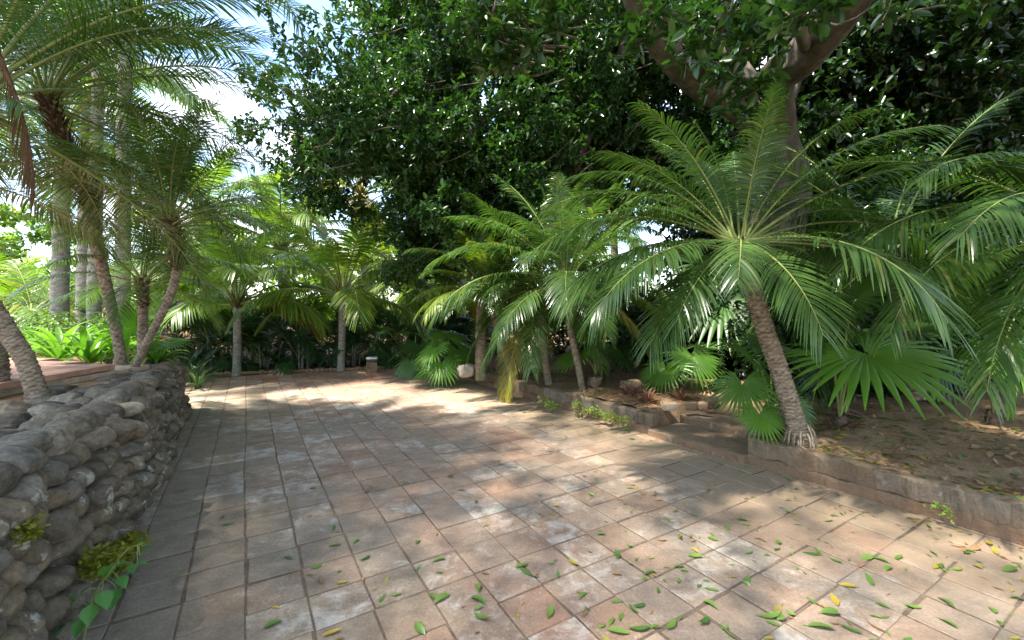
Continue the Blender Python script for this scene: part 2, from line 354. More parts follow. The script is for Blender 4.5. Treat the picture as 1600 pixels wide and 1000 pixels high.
# ------------------------------------------------------------------ setting: ground, terrace, paving, bed
def grid_sheet(name, f, xs, ys, mat, kind='structure'):
    """height-field sheet z = f(x, y); None leaves a cell out"""
    X, Y = np.meshgrid(xs, ys, indexing='ij'); Z = f(X, Y)
    V = np.stack([X, Y, np.nan_to_num(Z)], -1).reshape(-1, 3); ny = len(ys)
    i, j = np.meshgrid(np.arange(len(xs) - 1), np.arange(ny - 1), indexing='ij'); a = (i * ny + j)
    q = np.stack([a, a + ny, a + ny + 1, a + 1], -1).reshape(-1, 4)
    ok = ~np.isnan(Z.reshape(-1)[q]).any(1)
    mb = MB(); mb.add(V, q[ok], 0, .5); o = mb.build(name, mat); tag(o, kind=kind); return o
def fbm(X, Y, s, o=0):
    return np.array([mnoise.fractal(Vector((x * s + o, y * s, o * 1.7)), 1.0, 2.0, 4) for x, y in zip(X.ravel(), Y.ravel())]).reshape(X.shape)
gs = np.concatenate([[-900, -300, -120, -60], np.arange(-40, 41, 1.0), [60, 120, 300, 900]])
grid_sheet('ground', lambda X, Y: -.03 + 0 * X, gs, gs, M['ground'])

def sstep(a, b, x):
    t = np.clip((x - a) / (b - a), 0, 1); return t * t * (3 - 2 * t)
TERR = .80
def terrace_z(X, Y):
    n = X * N1[0] + Y * N1[1]; t = X * D1[0] + Y * D1[1]
    e = np.minimum((-1.02 - n) / .5, 1)                               # back of the wall
    far = sstep(8.9, 7.6, t + .25 * (X + 5.5) * 0) ; left = sstep(-7.5, -10.5, X)
    z = TERR * np.maximum(far, left * sstep(30, 20, Y))
    z = z + .03 * fbm(X, Y, 1.3, 3)
    return np.where(n < -.92, np.maximum(z, -.06), np.nan)
xs = np.concatenate([np.arange(-34, -10, 1.2), np.arange(-10, .4, .14)]); ys = np.concatenate([np.arange(-2, 11, .14), np.arange(11, 34, 1.2)])
grid_sheet('terrace_ground', terrace_z, xs, ys, M['soil'])

# bed right of the paving
def bed_z(X, Y):
    u = (X - K0[0]) * KD[0] + (Y - K0[1]) * KD[1]; m = (X - K0[0]) * KM[0] + (Y - K0[1]) * KM[1]
    z = .235 + .05 * fbm(X, Y, .9, 8) + .012 * fbm(X, Y, 5, 2) + .05 * np.clip(m - .4, 0, 5)
    gap = (u > 5.08) & (u < 6.26)
    z = np.where(gap, np.where(m < 1.0, -.08, np.minimum(z, .2 + (m - 1.0) * .25)), z)
    return np.where((m > .03) & (u > -.9) & (u < 10.5), z, np.nan)
UU, MM = np.arange(-.9, 10.3, .1), np.concatenate([np.arange(.06, 3, .1), np.arange(3, 9, .5)])
def uk_sheet(name, f, us, ms, mat):
    U, W = np.meshgrid(us, ms, indexing='ij'); X = K0[0] + KD[0] * U + KM[0] * W; Y = K0[1] + KD[1] * U + KM[1] * W
    V = np.stack([X, Y, np.nan_to_num(f(X, Y))], -1).reshape(-1, 3); ny = len(ms)
    i, j = np.meshgrid(np.arange(len(us) - 1), np.arange(ny - 1), indexing='ij'); a = i * ny + j
    mb = MB(); mb.add(V, np.stack([a, a + ny, a + ny + 1, a + 1], -1).reshape(-1, 4)[:, ::-1], 0, .5)
    return tag(mb.build(name, mat), kind='structure')
uk_sheet('planting_bed', bed_z, UU, MM, M['soil'])

random.seed(4); np.random.seed(4)
TS, JT = .295, .0045
mb = MB(); mj = MB()
for i in range(-5, 39):
    sh = random.uniform(-.012, .012)
    for j in range(-1, 22):
        t0, n0 = i * TS, -.9 + j * TS + sh * 0
        c = TN(t0 + TS / 2 + .016 * mnoise.noise(Vector((t0 * .45, n0 * .5, 3))) + .004 * random.gauss(0, 1), n0 + TS / 2 + .016 * mnoise.noise(Vector((t0 * .5, n0 * .45, 9))))
        if (c - K0) @ KM > .2: continue
        if t0 > 11.35 - .02 * j: continue
        h = (TS - JT) / 2 * random.uniform(.955, 1.0); a = random.gauss(0, .012); z = random.gauss(0, .0016)
        tx, ty = random.gauss(0, .004), random.gauss(0, .004); dx, dy = random.gauss(0, .002), random.gauss(0, .002)
        P4 = []
        for (k, inset, zz) in ((0, 0, -.03), (1, 0, -.004), (2, .0035, 0)):
            hh = h - inset
            for sx, sy in ((-1, -1), (1, -1), (1, 1), (-1, 1)):
                cx = random.uniform(.985, 1.0) if k == 2 else 1
                lx, ly = sx * hh * cx, sy * hh * cx
                rx, ry = lx * math.cos(a) - ly * math.sin(a), lx * math.sin(a) + ly * math.cos(a)
                P4.append(c + D1 * (rx + dx) + N1 * (ry + dy) + np.array([0, 0, zz + z + tx * lx + ty * ly]))
        q = [[8, 9, 10, 11][::-1]] + [[k * 4 + s, k * 4 + (s + 1) % 4, (k + 1) * 4 + (s + 1) % 4, (k + 1) * 4 + s][::-1] for k in (0, 1) for s in range(4)]
        mb.add(P4, q, 0, random.random())
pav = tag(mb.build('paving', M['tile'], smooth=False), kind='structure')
mj = MB(); V = [TN(-1.6, -1.0, -.0042), TN(11.6, -1.0, -.0042), TN(11.6, 6.2, -.0042), TN(-1.6, 6.2, -.0042)]
mj.add(V, [[3, 2, 1, 0]]); tag(mj.build('paving_joints', M['mortar']), kind='structure')
# terracotta patio on the terrace, left
pt = MB(); pz = .93
for i in range(16):
    for j in range(12):
        x, y = -4.42 - .30 * i - .0, 3.35 + .30 * j
        if y > 5.0 + .02 * i + .12 * min(i, 4): continue
        box(pt, (x - .15 - .1 * (y - 3.6), y, pz - .03), (.292, .292, .06), bev=.006, sub=2, rnd=random.random())
pb = MB(); box(pb, (-6.9, 4.35, pz - .14), (4.75, 2.2, .15), bev=.01, jit=.006)
tag(pt.build('patio', M['patio'], smooth=False), kind='structure'); tag(pb.build('patio_base', M['brick']), kind='structure')

# ------------------------------------------------------------------ dry-stone wall along the left of the paving
random.seed(11); np.random.seed(11)
Zv = np.array([0, 0, 1.0])
wall = thing('stone_wall', 'long dry stone wall of rounded grey field stones along the left of the paving', 'wall', TN(5, -.8))
W0 = np.array(wall.location)
def wall_h(t): return float(np.interp(t, [0, 2.2, 4, 6, 8.4], [1.0, .97, .88, .80, .76]))
def wall_n(t): return float(np.interp(t, [0.5, 2.0, 3.5, 5, 8.4], [-.80, -.74, -.64, -.64, -.74]))
mb = MB(); zc = 0.0; row = 0
while True:
    rh = random.uniform(.115, .155); t = .6 + random.uniform(0, .15); any_ = False
    while t < 8.15:
        L = random.uniform(.12, .2); hgt = rh * random.uniform(.86, 1.1)
        tc_ = t + L / 2; top = wall_h(tc_)
        z = zc + rh / 2 + random.uniform(-.015, .015) + .02 * math.sin(tc_ * 2.1 + row)
        if z + hgt * .4 < top:
            any_ = True
            n = wall_n(tc_) - .09 * z / top - .10 + random.gauss(0, .025)
            ax = np.array([D1, N1, Zv]); ax = rot3(random.gauss(0, .2), random.gauss(0, .25), random.gauss(0, .2)) @ ax
            rock(mb, TN(tc_, n, z) - W0, (L * .97, random.uniform(.19, .26), hgt * 1.0), ax, 13 if tc_ < 4.2 else 7, random.uniform(.08, .2), random.uniform(.05, .4), 0, random.random())
        t += L * .97
    # the far end turns left
    for k in range(5):
        L = random.uniform(.18, .3); n = wall_n(8.2) - .3 - k * .25 - .03 * row
        if zc + rh < .74: rock(mb, TN(8.2 - .05 * k + .09 * math.cos(k), n, zc + rh / 2) - W0, (.3, L * 1.2, rh * 1.2), np.array([D1, N1, Zv]), 6, .16, .5, 0, random.random())
    zc += rh * .93; row += 1
    if zc > 1.0: break
mb.build('rubble_face', M['stone'], wall)
core = MB()
for t in np.arange(.7, 8.0, .4):
    h = wall_h(t) - .16; box(core, TN(t + .2, wall_n(t) - .37, h / 2) - W0, (.44, .34, h), np.array([D1, N1, Zv]), .03, jit=.02, rnd=.1)
core.build('wall_core', M['husk'], wall)
t = .7; caps = []
while t < 8.25:
    for k, w in enumerate((.21, .19, .2, .22)):
        L = random.uniform(.17, .3); tt = t + L / 2 + random.uniform(-.06, .06)
        n = wall_n(tt) - .25 - k * .19 + random.gauss(0, .03)
        if k == 3 and random.random() < .3: continue
        c = MB(); hh = random.uniform(.11, .17)
        rock(c, (0, 0, 0), (L * .95, w * 1.1, hh * 1.2), rot3(random.gauss(0, .35), random.gauss(0, .12), random.gauss(0, .14)) @ np.array([D1, N1, Zv]), 13 if tt < 5 else 7, .17, random.uniform(.1, .5), 0, random.random())
        o = c.build('cap_stone', M['stone'], wall, TN(tt, n, wall_h(tt) - .03 - .01 * k + random.uniform(-.035, .03)) - W0)
    t += .2
# ------------------------------------------------------------------ kerb of the planting bed
random.seed(5); np.random.seed(5)
AXK = np.array([KD, KM, Zv])
def kerb(u0, u1, label, name='stone_kerb'):
    c0 = UK((u0 + u1) / 2, 0); k = thing(name, label, 'kerb', c0); mb = MB(); lo = MB(); u = u0
    while u < u1 - .02:
        L = min(random.uniform(.2, .6), u1 - u); hz = random.uniform(.155, .18)
        box(mb, UK(u + L / 2, .035 + random.gauss(0, .007), .085 + hz / 2) - c0, (L + .05, .15, hz), rot3(random.gauss(0, .006), random.gauss(0, .01), random.gauss(0, .03)) @ AXK, .016, rnd=random.random(), jit=.024, sub=14)
        u += L
    u = u0
    while u < u1 - .02:
        L = min(random.uniform(.25, .5), u1 - u)
        box(lo, UK(u + L / 2, .028 + random.gauss(0, .005), .035) - c0, (L + .05, .18, .12), AXK, .014, rnd=random.random() * .4, jit=.022, sub=10)
        u += L
    mb.build('top_course', M['kerb'], k, (0, 0, 0)); lo.build('brick_footing', M['kerb'], k); return k
kerb(-.6, 5.06, 'far run of weathered low kerb holding the bed below the group of palms')
kerb(6.27, 9.9, 'near run of grey patched kerb holding the bed from the leaning palm to the frame edge')
st = thing('garden_steps', 'two broad worn sandy steps set into the gap of the kerb', 'steps', UK(5.66, .4))
for (m0, m1, z1) in ((-.12, .52, .085), (.52, 1.15, .17)):
    s_ = MB(); L = 1.17
    box(s_, UK(5.08 + L / 2, (m0 + m1) / 2 , z1 / 2 - .01) - np.array(st.location), (L, m1 - m0 - .004, z1 + .02), AXK, .02, rnd=.2, jit=.02, sub=22)
    s_.build('step', M['kerb'], st)
for (px, py, sz, mt, lb) in ((1046, 640, (.2, .1, .09), 'brick', 'pale loose brick lying at the corner of the steps'),
                             (1078, 640, (.17, .09, .1), 'kerb', 'small grey block next to the pale brick by the steps')):
    mb = MB(); g = G(px, py, .25); box(mb, (0, 0, 0), sz, rot3(.1), .012, jit=.008, sub=5)
    o = mb.build('loose_brick' if mt == 'brick' else 'loose_block', M[mt]); o.location = (g[0], g[1], .245 + sz[2] / 2); tag(o, lb, 'block')
for k in range(7):
    mb = MB(); rock(mb, (0, 0, .05), (random.uniform(.1, .16), .1, random.uniform(.1, .16)), rot3(random.random() * 3), 6, .2, .6)
    g = G(1098 + k * 9, 635 - k * 4, .3)
    tag(mb.build('edging_stone', M['kerb'], None, (g[0], g[1], .25)), 'small upright grey edging stone in a curved row behind the steps', 'stone', 'edging stones behind the steps')
def loose_rock(px, py, z, size, mt, lb, ax=None):
    mb = MB(); rock(mb, (0, 0, size[2] * .42), size, rot3(random.random() * .6), 10, .22, .6); g = G(px, py, z)
    return tag(mb.build('rock', M[mt], None, (g[0], g[1], z)), lb, 'rock')
loose_rock(729, 588, .24, (.34, .26, .25), 'rockpale', 'broken cream coloured rock sitting on the kerb corner beside a palm stem')
loose_rock(986, 612, .28, (.34, .28, .2), 'kerb', 'rounded tan boulder half sunk in the bed behind the kerb')
loose_rock(929, 603, .27, (.22, .18, .17), 'kerb', 'grey squarish stone at the foot of a leaning palm')
loose_rock(1030, 604, .28, (.26, .2, .14), 'kerb', 'flat brown stone between the withered seedlings')
# low edging at the far end of the paving and the little stone post
e = MB(); A_, B_ = G(318, 590), G(640, 577); n_ = 44
for k in range(n_):
    c = A_ + (B_ - A_) * (k + .5) / n_ + np.array([.05, .28, .03]); rock(e, c - A_, (.13, .1, random.uniform(.06, .12)), rot3(random.random()), 5, .2, .6, 0, random.random() * .5)
o = e.build('stone_edging', M['kerb'], None, tuple(A_)); tag(o, 'low row of small brown stones along the far edge of the paving', 'edging')
g = G(581, 582); lp = thing('stone_post', 'squat stone post with dark band and pale cap at the far edge of the paving', 'post', g)
m1 = MB(); box(m1, (0, 0, .13), (.25, .25, .26), rot3(.3), .02, jit=.012, sub=6, rnd=.5); post = m1.build('post_base', M['kerb'], lp)
m1 = MB(); box(m1, (-.01, -.118, .12), (.06, .03, .04), rot3(.3), .01, sub=4); m1.build('dark_hole', M['darkband'], post)
m1 = MB(); box(m1, (0, 0, .295), (.235, .235, .06), rot3(.3), .01); m1.build('dark_band', M['darkband'], lp)
m1 = MB(); box(m1, (0, 0, .345), (.26, .26, .045), rot3(.3), .02); m1.build('pale_cap', M['white'], lp)

# ------------------------------------------------------------------ palm fronds
def frond_geo(seed, e0, droop, L, n, ll, lw, v=.35, grav=.35, a0=78, a1=28, s0=.14, rw=.02, jit=.03, prof=1.0, plumose=0, split=3):
    """one pinnate frond growing from the origin towards +X, raised e0 degrees and arching down by droop degrees"""
    rs = np.random.RandomState(seed); mb = MB(); m = 26
    s = np.linspace(0, 1, m); ang = np.radians(e0 - droop * s ** 1.5)
    ds = L / (m - 1); side = np.radians(rs.uniform(-10, 10)) * s ** 2
    x = np.concatenate([[0], np.cumsum(np.cos(ang[:-1]) * np.cos(side[:-1]) * ds)]); z = np.concatenate([[0], np.cumsum(np.sin(ang[:-1]) * ds)])
    y = np.concatenate([[0], np.cumsum(np.cos(ang[:-1]) * np.sin(side[:-1]) * ds)])
    C = np.stack([x, y, z], 1)
    w = rw * (1 - .88 * s) ; w[0] *= 1.8; w[1] *= 1.4
    tube(mb, C, list(w), 5, m, 1, rnd=.5, cap=False)
    k = np.repeat(np.arange(n), 2); sg = np.tile([1., -1.], n)
    si = s0 + (1 - s0) * ((k + .5 * (sg > 0)) / n) ** .92; si = np.clip(si + rs.normal(0, .15 / n, 2 * n), 0, .998)
    base = np.stack([np.interp(si, s, C[:, q]) for q in range(3)], 1)
    an = np.interp(si, s, ang); T = np.stack([np.cos(an), 0 * an, np.sin(an)], 1); Nn = np.stack([-np.sin(an), 0 * an, np.cos(an)], 1)
    B = np.zeros_like(T); B[:, 1] = sg
    rel = (si - s0) / (1 - s0)
    a = np.radians(a0 + (a1 - a0) * np.maximum(rel, 0) ** 1.2 + rs.normal(0, 2.2, 2 * n) + 5 * np.sin(rel * 17 + seed)); vv = v * (1 - .5 * rel) + rs.normal(0, jit, 2 * n)
    if plumose: vv = vv + rs.choice([-plumose, 0, plumose], 2 * n)
    d = T * np.cos(a)[:, None] + B * (np.sin(a) * np.cos(vv))[:, None] + Nn * (np.sin(a) * np.sin(vv))[:, None]; d = unit(d)
    ln = ll * np.clip(.42 + 1.6 * rel, 0, 1) * np.clip(1.02 - .62 * rel ** 3.0, .1, 1) * rs.uniform(.9, 1.06, 2 * n) * prof * np.where(rs.rand(2 * n) < .03, .4, 1)
    ln = np.where(rel < .05, ln * .5, ln)
    tt = np.linspace(0, 1, split + 1); wprof = np.interp(tt, [0, .15, .45, .75, 1], [.45, .95, 1, .72, .1])
    g = grav * (1 + rs.normal(0, .13, 2 * n) + .2 * np.sin(rel * 9 + seed * 2))
    pts = base[:, None, :] + d[:, None, :] * (ln[:, None] * tt[None, :])[..., None]
    pts[..., 2] -= (g * ln)[:, None] * tt[None, :] ** 2
    W = T - (T * d).sum(1, keepdims=True) * d; W = unit(W + Nn * rs.normal(.12, .1, 2 * n)[:, None])
    hw = (lw / 2) * wprof[None, :] * np.clip(ln / ll, .45, 1)[:, None]
    V = np.stack([pts - W[:, None, :] * hw[..., None], pts + W[:, None, :] * hw[..., None]], 2)    # (2n, split+1, 2, 3)
    q0 = np.arange(split)[:, None] * 2 + np.array([0, 1, 3, 2])[None, :]
    Q = (np.arange(2 * n) * (split + 1) * 2)[:, None, None] + q0[None]
    mb.add(V.reshape(-1, 3), Q.reshape(-1, 4), 0, np.repeat(rs.rand(2 * n), split))
    return mb
SPECIES = {
    'pygmy': dict(L=1.55, n=60, ll=.32, lw=.017, v=.30, grav=.42, rw=.011),
    'pygmy_big': dict(L=1.9, n=68, ll=.40, lw=.0215, v=.34, grav=.5, rw=.013, a0=74, a1=26, split=4),
    'pygmy_short': dict(L=1.3, n=48, ll=.40, lw=.0205, v=.28, grav=.42, rw=.012, a0=72, a1=26, split=4),
    'wild': dict(L=2.5, n=96, ll=.42, lw=.0175, v=.35, grav=.3, rw=.016, plumose=.22),
    'pygmy_fine': dict(L=1.8, n=84, ll=.33, lw=.014, v=.34, grav=.3, rw=.012, plumose=.3),
    'coco': dict(L=2.1, n=56, ll=.62, lw=.046, v=.15, grav=.5, rw=.026, a0=75, a1=22, s0=.2),
    'tall': dict(L=3.6, n=105, ll=.62, lw=.034, v=.2, grav=.4, rw=.035, plumose=.35, s0=.12),
    'areca': dict(L=1.35, n=30, ll=.42, lw=.034, v=.35, grav=.3, rw=.012, a0=62, a1=22, s0=.25),
}
CLASSES = [(82, 22), (68, 45), (52, 62), (36, 72), (18, 72), (0, 62), (-22, 50), (-48, 30)]
_FM = {}
def frond_mesh(sp, ci, var, mat, mr):
    key = (sp, ci, var, mat)
    if key not in _FM:
        e0, dr = CLASSES[ci]; p = dict(SPECIES[sp]); L = p.pop('L') * (.82 if ci == 0 else 1)
        dr = dr * (1 + .18 * (var - .5))
        _FM[key] = frond_geo(hash((len(sp) * 7, ci, var)) % 99991, e0, dr, L=L, **p).mesh('frond', [M[mat], M[mr]])
    return _FM[key]
def add_frond(root, top, sp, az, ci, sc=1.0, mat='palm', name='frond', rr=random, label=None):
    mr = 'rachis_y' if 'yellow' in mat or mat == 'palm_dry' else 'rachis'
    o = link(name, frond_mesh(sp, ci, rr.randrange(2), mat, mr), root, tuple(top))
    o.rotation_euler = (rr.gauss(0, .08), rr.gauss(0, .04), R(az)); o.scale = (sc,) * 3
    if label: o['label'] = label
    return o
def palm_trunk(root, path, r0, r1, mat='trunk_p', ring=.042, amp=.22, boots=.35, flare=1.0, secs=9, sides=18, boot_len=.07):
    """scarred palm stem: path relative to root; the top boots metres carry old leaf bases"""
    mb = MB(); path = [np.asarray(p, float) for p in path]
    L = sum(np.linalg.norm(b - a) for a, b in zip(path, path[1:])); n = int(min(220, max(12, L / (ring * .3))))
    def bp(z, th):
        sec = np.floor(th / (2 * math.pi) * secs); f = np.mod(z / ring + .5 * np.mod(sec, 2) + .13 * np.sin(th * 2), 1)
        f = f ** 1.6; fl = 1 + (flare - 1) * np.exp(-z / .09)
        return (1 + amp * (f - .5) + .03 * np.sin(th * 3 + z * 4)) * fl
    C = tube(mb, path, [r0, (r0 + r1) / 2, r1], sides, n, 0, bp, rnd=None, cap=False)
    zf = np.linspace(0, L, n)[:-1, None] + 0 * np.zeros((1, sides)); th_ = (np.arange(sides) + .5)[None] * 2 * math.pi / sides + 0 * zf
    sc_ = np.mod(zf / ring + .5 * np.mod(np.floor(th_ / (2 * math.pi) * secs), 2) + .13 * np.sin(th_ * 2), 1)
    mb.A[-1] = (np.clip(sc_ * 1.15, 0, 1) * np.random.RandomState(7).uniform(.75, 1, sc_.shape)).ravel()
    if boots:
        rs = np.random.RandomState(int(L * 1000) % 9999); acc = np.concatenate([[0], np.cumsum(np.linalg.norm(np.diff(C, axis=0), axis=1))])
        nb = int(boots * 150)
        for k in range(nb):
            zz = L - boots + boots * k / nb; i = min(int(np.searchsorted(acc, zz)), len(C) - 2)
            T = unit(C[i + 1] - C[i]); a = k * 2.39996; u_ = unit(np.cross(T, [.3, .9, .2])); v_ = np.cross(T, u_); o_ = u_ * math.cos(a) + v_ * math.sin(a); w_ = np.cross(T, o_)
            r = r1 * .95; l = boot_len * rs.uniform(.7, 1.5); b = C[i] + o_ * r * .85
            tip = b + (T * .75 + o_ * .55) * l; w0 = .024 * rs.uniform(.8, 1.2)
            mb.add([b - w_ * w0, b + w_ * w0, tip + w_ * w0 * .35, tip - w_ * w0 * .35, b + o_ * .012, tip + o_ * .006],
                   [[0, 4, 5, 3], [4, 1, 2, 5]], 1, rs.rand())
    return mb.build('trunk', [M[mat], M['boots']], root)
def palm(name, label, base, path, r0, r1, sp, n, sc=1.0, group='palms beside the paving', seed=0, mats=('palm',), cmin=0, cmax=7, power=.9, skip=None, tmat='trunk_p', boots=.35, old='palm_yellow', nold=0, cat='palm', **kw):
    """palm = trunk + fronds set in a spiral, the youngest upright"""
    rr = random.Random(seed); root = thing(name, label, cat, base, group)
    palm_trunk(root, path, r0, r1, tmat, boots=boots, **kw)
    top = np.asarray(path[-1], float)
    for k in range(n):
        f = (k + .5) / n; az = (k * 137.508 + seed * 51) % 360; ci = int(round(cmin + (cmax - cmin) * f ** power + rr.uniform(-.4, .4))); ci = min(max(ci, 0), 7)
        if skip and skip(az, ci): continue
        mat = mats[rr.randrange(len(mats))]
        if k >= n - nold: mat = old
        dz = top + np.array([math.cos(R(az)), math.sin(R(az)), 0]) * r1 * .6 + np.array([0, 0, .05 - .16 * f])
        add_frond(root, dz, sp, az, ci, sc * rr.uniform(.88, 1.08), mat, rr=rr)
    return root
def rel(base, *pts): return [np.asarray(p) - np.asarray(base) for p in pts]

# --- the leaning palm in front of the steps (the main one)
b = G(1250, 692, .26); p1, p2, p3 = P(1222, 590, 4.25), P(1190, 500, 4.2), P(1156, 378, 4.15)
hero = palm('leaning_palm', 'large feathery palm on a short leaning scarred stem just behind the kerb', b, rel(b, b - [0, 0, .05], b + [-.02, 0, .12], p1, p2, p3), .088, .082, 'pygmy_big', 22, .82, seed=3, cmax=4, power=.8, flare=1.75, boots=.3, ring=.04, amp=.26, skip=lambda az, ci: ci >= 3 and 200 < az < 345)
tp = p3 - b; rr = random.Random(8)
for (az, ci, sc, mat) in ((207, 5, 1.0, 'palm'), (192, 5, 1.0, 'palm'), (186, 4, 1.1, 'palm'), (172, 3, 1.1, 'palm'), (165, 2, .95, 'palm'), (-40, 5, .9, 'palm'), (-172, 5, 1.0, 'palm'), (-25, 3, 1.2, 'palm_shaded'),
                          (2, 4, 1.15, 'palm'), (-18, 5, 1.1, 'palm'), (28, 3, 1.1, 'palm_shaded'), (60, 2, 1.0, 'palm_shaded'), (40, 1, .95, 'palm_shaded'), (120, 1, .9, 'palm'), (95, 1, .85, 'palm_shaded'), (-12, 7, .55, 'palm_yellow'), (8, 6, .7, 'palm_shaded'), (24, 6, .9, 'palm_shaded')):
    add_frond(hero, tp + np.array([math.cos(R(az)) * .06, math.sin(R(az)) * .06, 0]), 'pygmy_big', az, ci, sc, mat, rr=rr, label='yellow drooping old frond' if mat == 'palm_yellow' else None)

for (az, ci, sc) in ((-140, 6, .98), (-92, 6, 1.0), (-160, 5, 1.35), (-68, 5, 1.35), (-150, 6, 1.1), (-116, 5, .8)): add_frond(hero, tp + np.array([math.cos(R(az)) * .06, math.sin(R(az)) * .06, 0]), 'pygmy_short', az, ci, sc, 'palm', rr=rr)
rm = MB()
for k in range(46):
    a = k * 2.4 + rr.gauss(0, .2); o_ = np.array([math.cos(a), math.sin(a), 0]); r_ = rr.uniform(.12, .17); h = rr.uniform(.06, .2)
    tube(rm, [o_ * .075 + [0, 0, h], o_ * (.105 + r_ * .12) + [0, 0, h * .55], o_ * r_ + [0, 0, -.03]], [.008, .011, .008], 5, 8, 0, cap=False)
rm.build('root_skirt', M['trunk_p'], hero)
# --- the group of palms behind the far kerb
def bedpalm(px, py, tops, label, **kw):
    b = G(px, py, .26); d0 = b[1]; pts = [b - [0, 0, .06]] + [P(x, y, d0 + dd) for x, y, dd in tops]
    return palm('feathery_palm', label, b, rel(b, *pts), kw.pop('r0', .07), kw.pop('r1', .07), kw.pop('sp', 'pygmy_big'), kw.pop('n', 30), kw.pop('sc', 1.0), **kw), pts[-1] - b
pa, ta = bedpalm(911, 606, [(903, 570, 0), (889, 500, 0), (884, 440, 0)], 'feathery palm on a slim pale stem nearest the kerb in the middle group', seed=5, n=34, sc=1.0, cmax=6, nold=0, r0=.055, r1=.06)
add_frond(pa, ta, 'pygmy_big', -25, 6, .95, 'palm_yellow', label='bright yellow hanging frond'); add_frond(pa, ta, 'pygmy_big', -5, 5, 1.05, 'palm_light')
for az, ci in ((150, 1), (170, 2), (185, 3), (120, 1), (60, 1), (90, 0), (200, 4), (80, 2), (30, 2)): add_frond(pa, ta, 'pygmy_big', az, ci, 1.28, 'palm')
pb_, tb = bedpalm(806, 592, [(790, 555, .1), (775, 505, .1), (766, 455, .1)], 'feathery palm whose stem leans left out of the middle group', seed=9, n=22, sc=.85, nold=1, cmax=5, mats=('palm', 'palm_light'))
bedpalm(858, 598, [(852, 560, .2), (846, 500, .3), (842, 452, .3)], 'feathery palm with yellowing skirt standing between two leaning stems', seed=13, n=24, sc=1.0, nold=2, cmax=7)
bedpalm(752, 588, [(751, 540, 0), (752, 490, 0), (755, 452, .1)], 'feathery palm on a thick straight stem beside the cream rock', seed=17, n=20, sc=.72, nold=0, cmax=5, mats=('palm', 'palm_light'), r0=.11, r1=.09)
# --- dark palms behind the leaning one, and the palm past the right edge
b = np.array([5.2, 5.6, .4])
palm('shaded_palm', 'dark shaded palm with long arching fronds right behind the leaning palm', b, rel(b, b, P(1395, 430, 5.7), P(1385, 395, 5.6)), .1, .09, 'wild', 26, .95, seed=21, mats=('palm_shaded',), cmin=1, cmax=7, nold=0, skip=lambda az, ci: ci >= 2 and 205 < az < 350)
b = np.array([5.0, 3.1, .3]); tR = np.array([4.6, 3.55, 2.25])
pr = palm('edge_palm', 'palm with big bright arching fronds reaching in from past the right frame edge', b, rel(b, b, (b + tR) / 2 + [-.1, 0, .1], tR), .09, .09, 'pygmy_big', 10, 1.05, seed=25, cmin=3, cmax=5)
for az, ci, sc in ((182, 4, 1.2), (190, 5, 1.15), (172, 3, 1.2), (200, 6, 1.0), (205, 4, 1.05), (165, 4, 1.1)): add_frond(pr, tR - b, 'pygmy_big', az, ci, sc, 'palm')

# --- left: the twin-stemmed palms on the wall
GL = 'slim palms on the stone wall'
b = P(193, 574, 5.45); b[2] = .79
wp = palm('wall_palm', 'tall slim palm curving up left from the wall, rough dark upper stem', b, rel(b, b - [0, 0, .05], P(178, 500, 5.4), P(158, 410, 5.3), P(140, 320, 5.1), P(118, 255, 4.9), P(92, 205, 4.75), P(72, 150, 4.6)), .055, .07, 'wild', 40, 1.0, GL, 31, mats=('palm', 'palm_shaded'), flare=1.3, boots=1.25, boot_len=.12, cmax=6, nold=0, ring=.055, amp=.26, skip=lambda az, ci: ci >= 3 and (205 < az or az < 20))
for az, ci, sc in ((8, 3, 1.1), (24, 3, 1.1), (0, 2, 1.0)): add_frond(wp, P(72, 150, 4.6) - b, 'wild', az, ci, sc, 'palm_shaded')
b2 = P(205, 578, 5.3); b2[2] = .79
palm('wall_palm', 'slim palm whose stem swings out right then upright, old dry bases below its crown', b2, rel(b2, b2 - [0, 0, .04], P(232, 530, 5.25), P(262, 470, 5.2), P(277, 420, 5.2), P(274, 375, 5.2), P(264, 345, 5.2)), .039, .055, 'pygmy_fine', 40, .95, GL, 37, boots=.62, boot_len=.1, ring=.05, amp=.24, cmax=5, nold=0, skip=lambda az, ci: ci >= 4 and 215 < az < 325)
b3 = P(222, 560, 6.0); b3[2] = .8
palm('wall_palm', 'shortest slim palm, straight brown stem in between the two curved ones', b3, rel(b3, b3 - [0, 0, .04], P(223, 500, 6), P(224, 462, 6), P(222, 437, 6)), .058, .062, 'pygmy', 26, .9, GL, 41, boots=.4, ring=.045, cmax=5)
b4 = P(62, 612, 3.75); b4[2] = .82
q = palm('wall_palm', 'thick ringed palm stem leaning left out of the frame near the patio corner', b4, rel(b4, b4 - [0, 0, .05], P(40, 565, 3.72), P(8, 512, 3.65), P(-35, 440, 3.55), P(-60, 340, 3.4), P(-60, 230, 3.3), P(-40, 150, 3.25)), .066, .068, 'wild', 26, .95, GL, 47, flare=1.5, boots=.9, boot_len=.12, ring=.045, cmax=6, skip=lambda az, ci: ci >= 3 and (az > 195 or az < 60))
for az, ci, sc in ((24, 2, 1.1), (40, 1, 1.2), (55, 2, 1.15)): add_frond(q, P(-40, 150, 3.25) - b4, 'wild', az, ci, sc, 'palm')
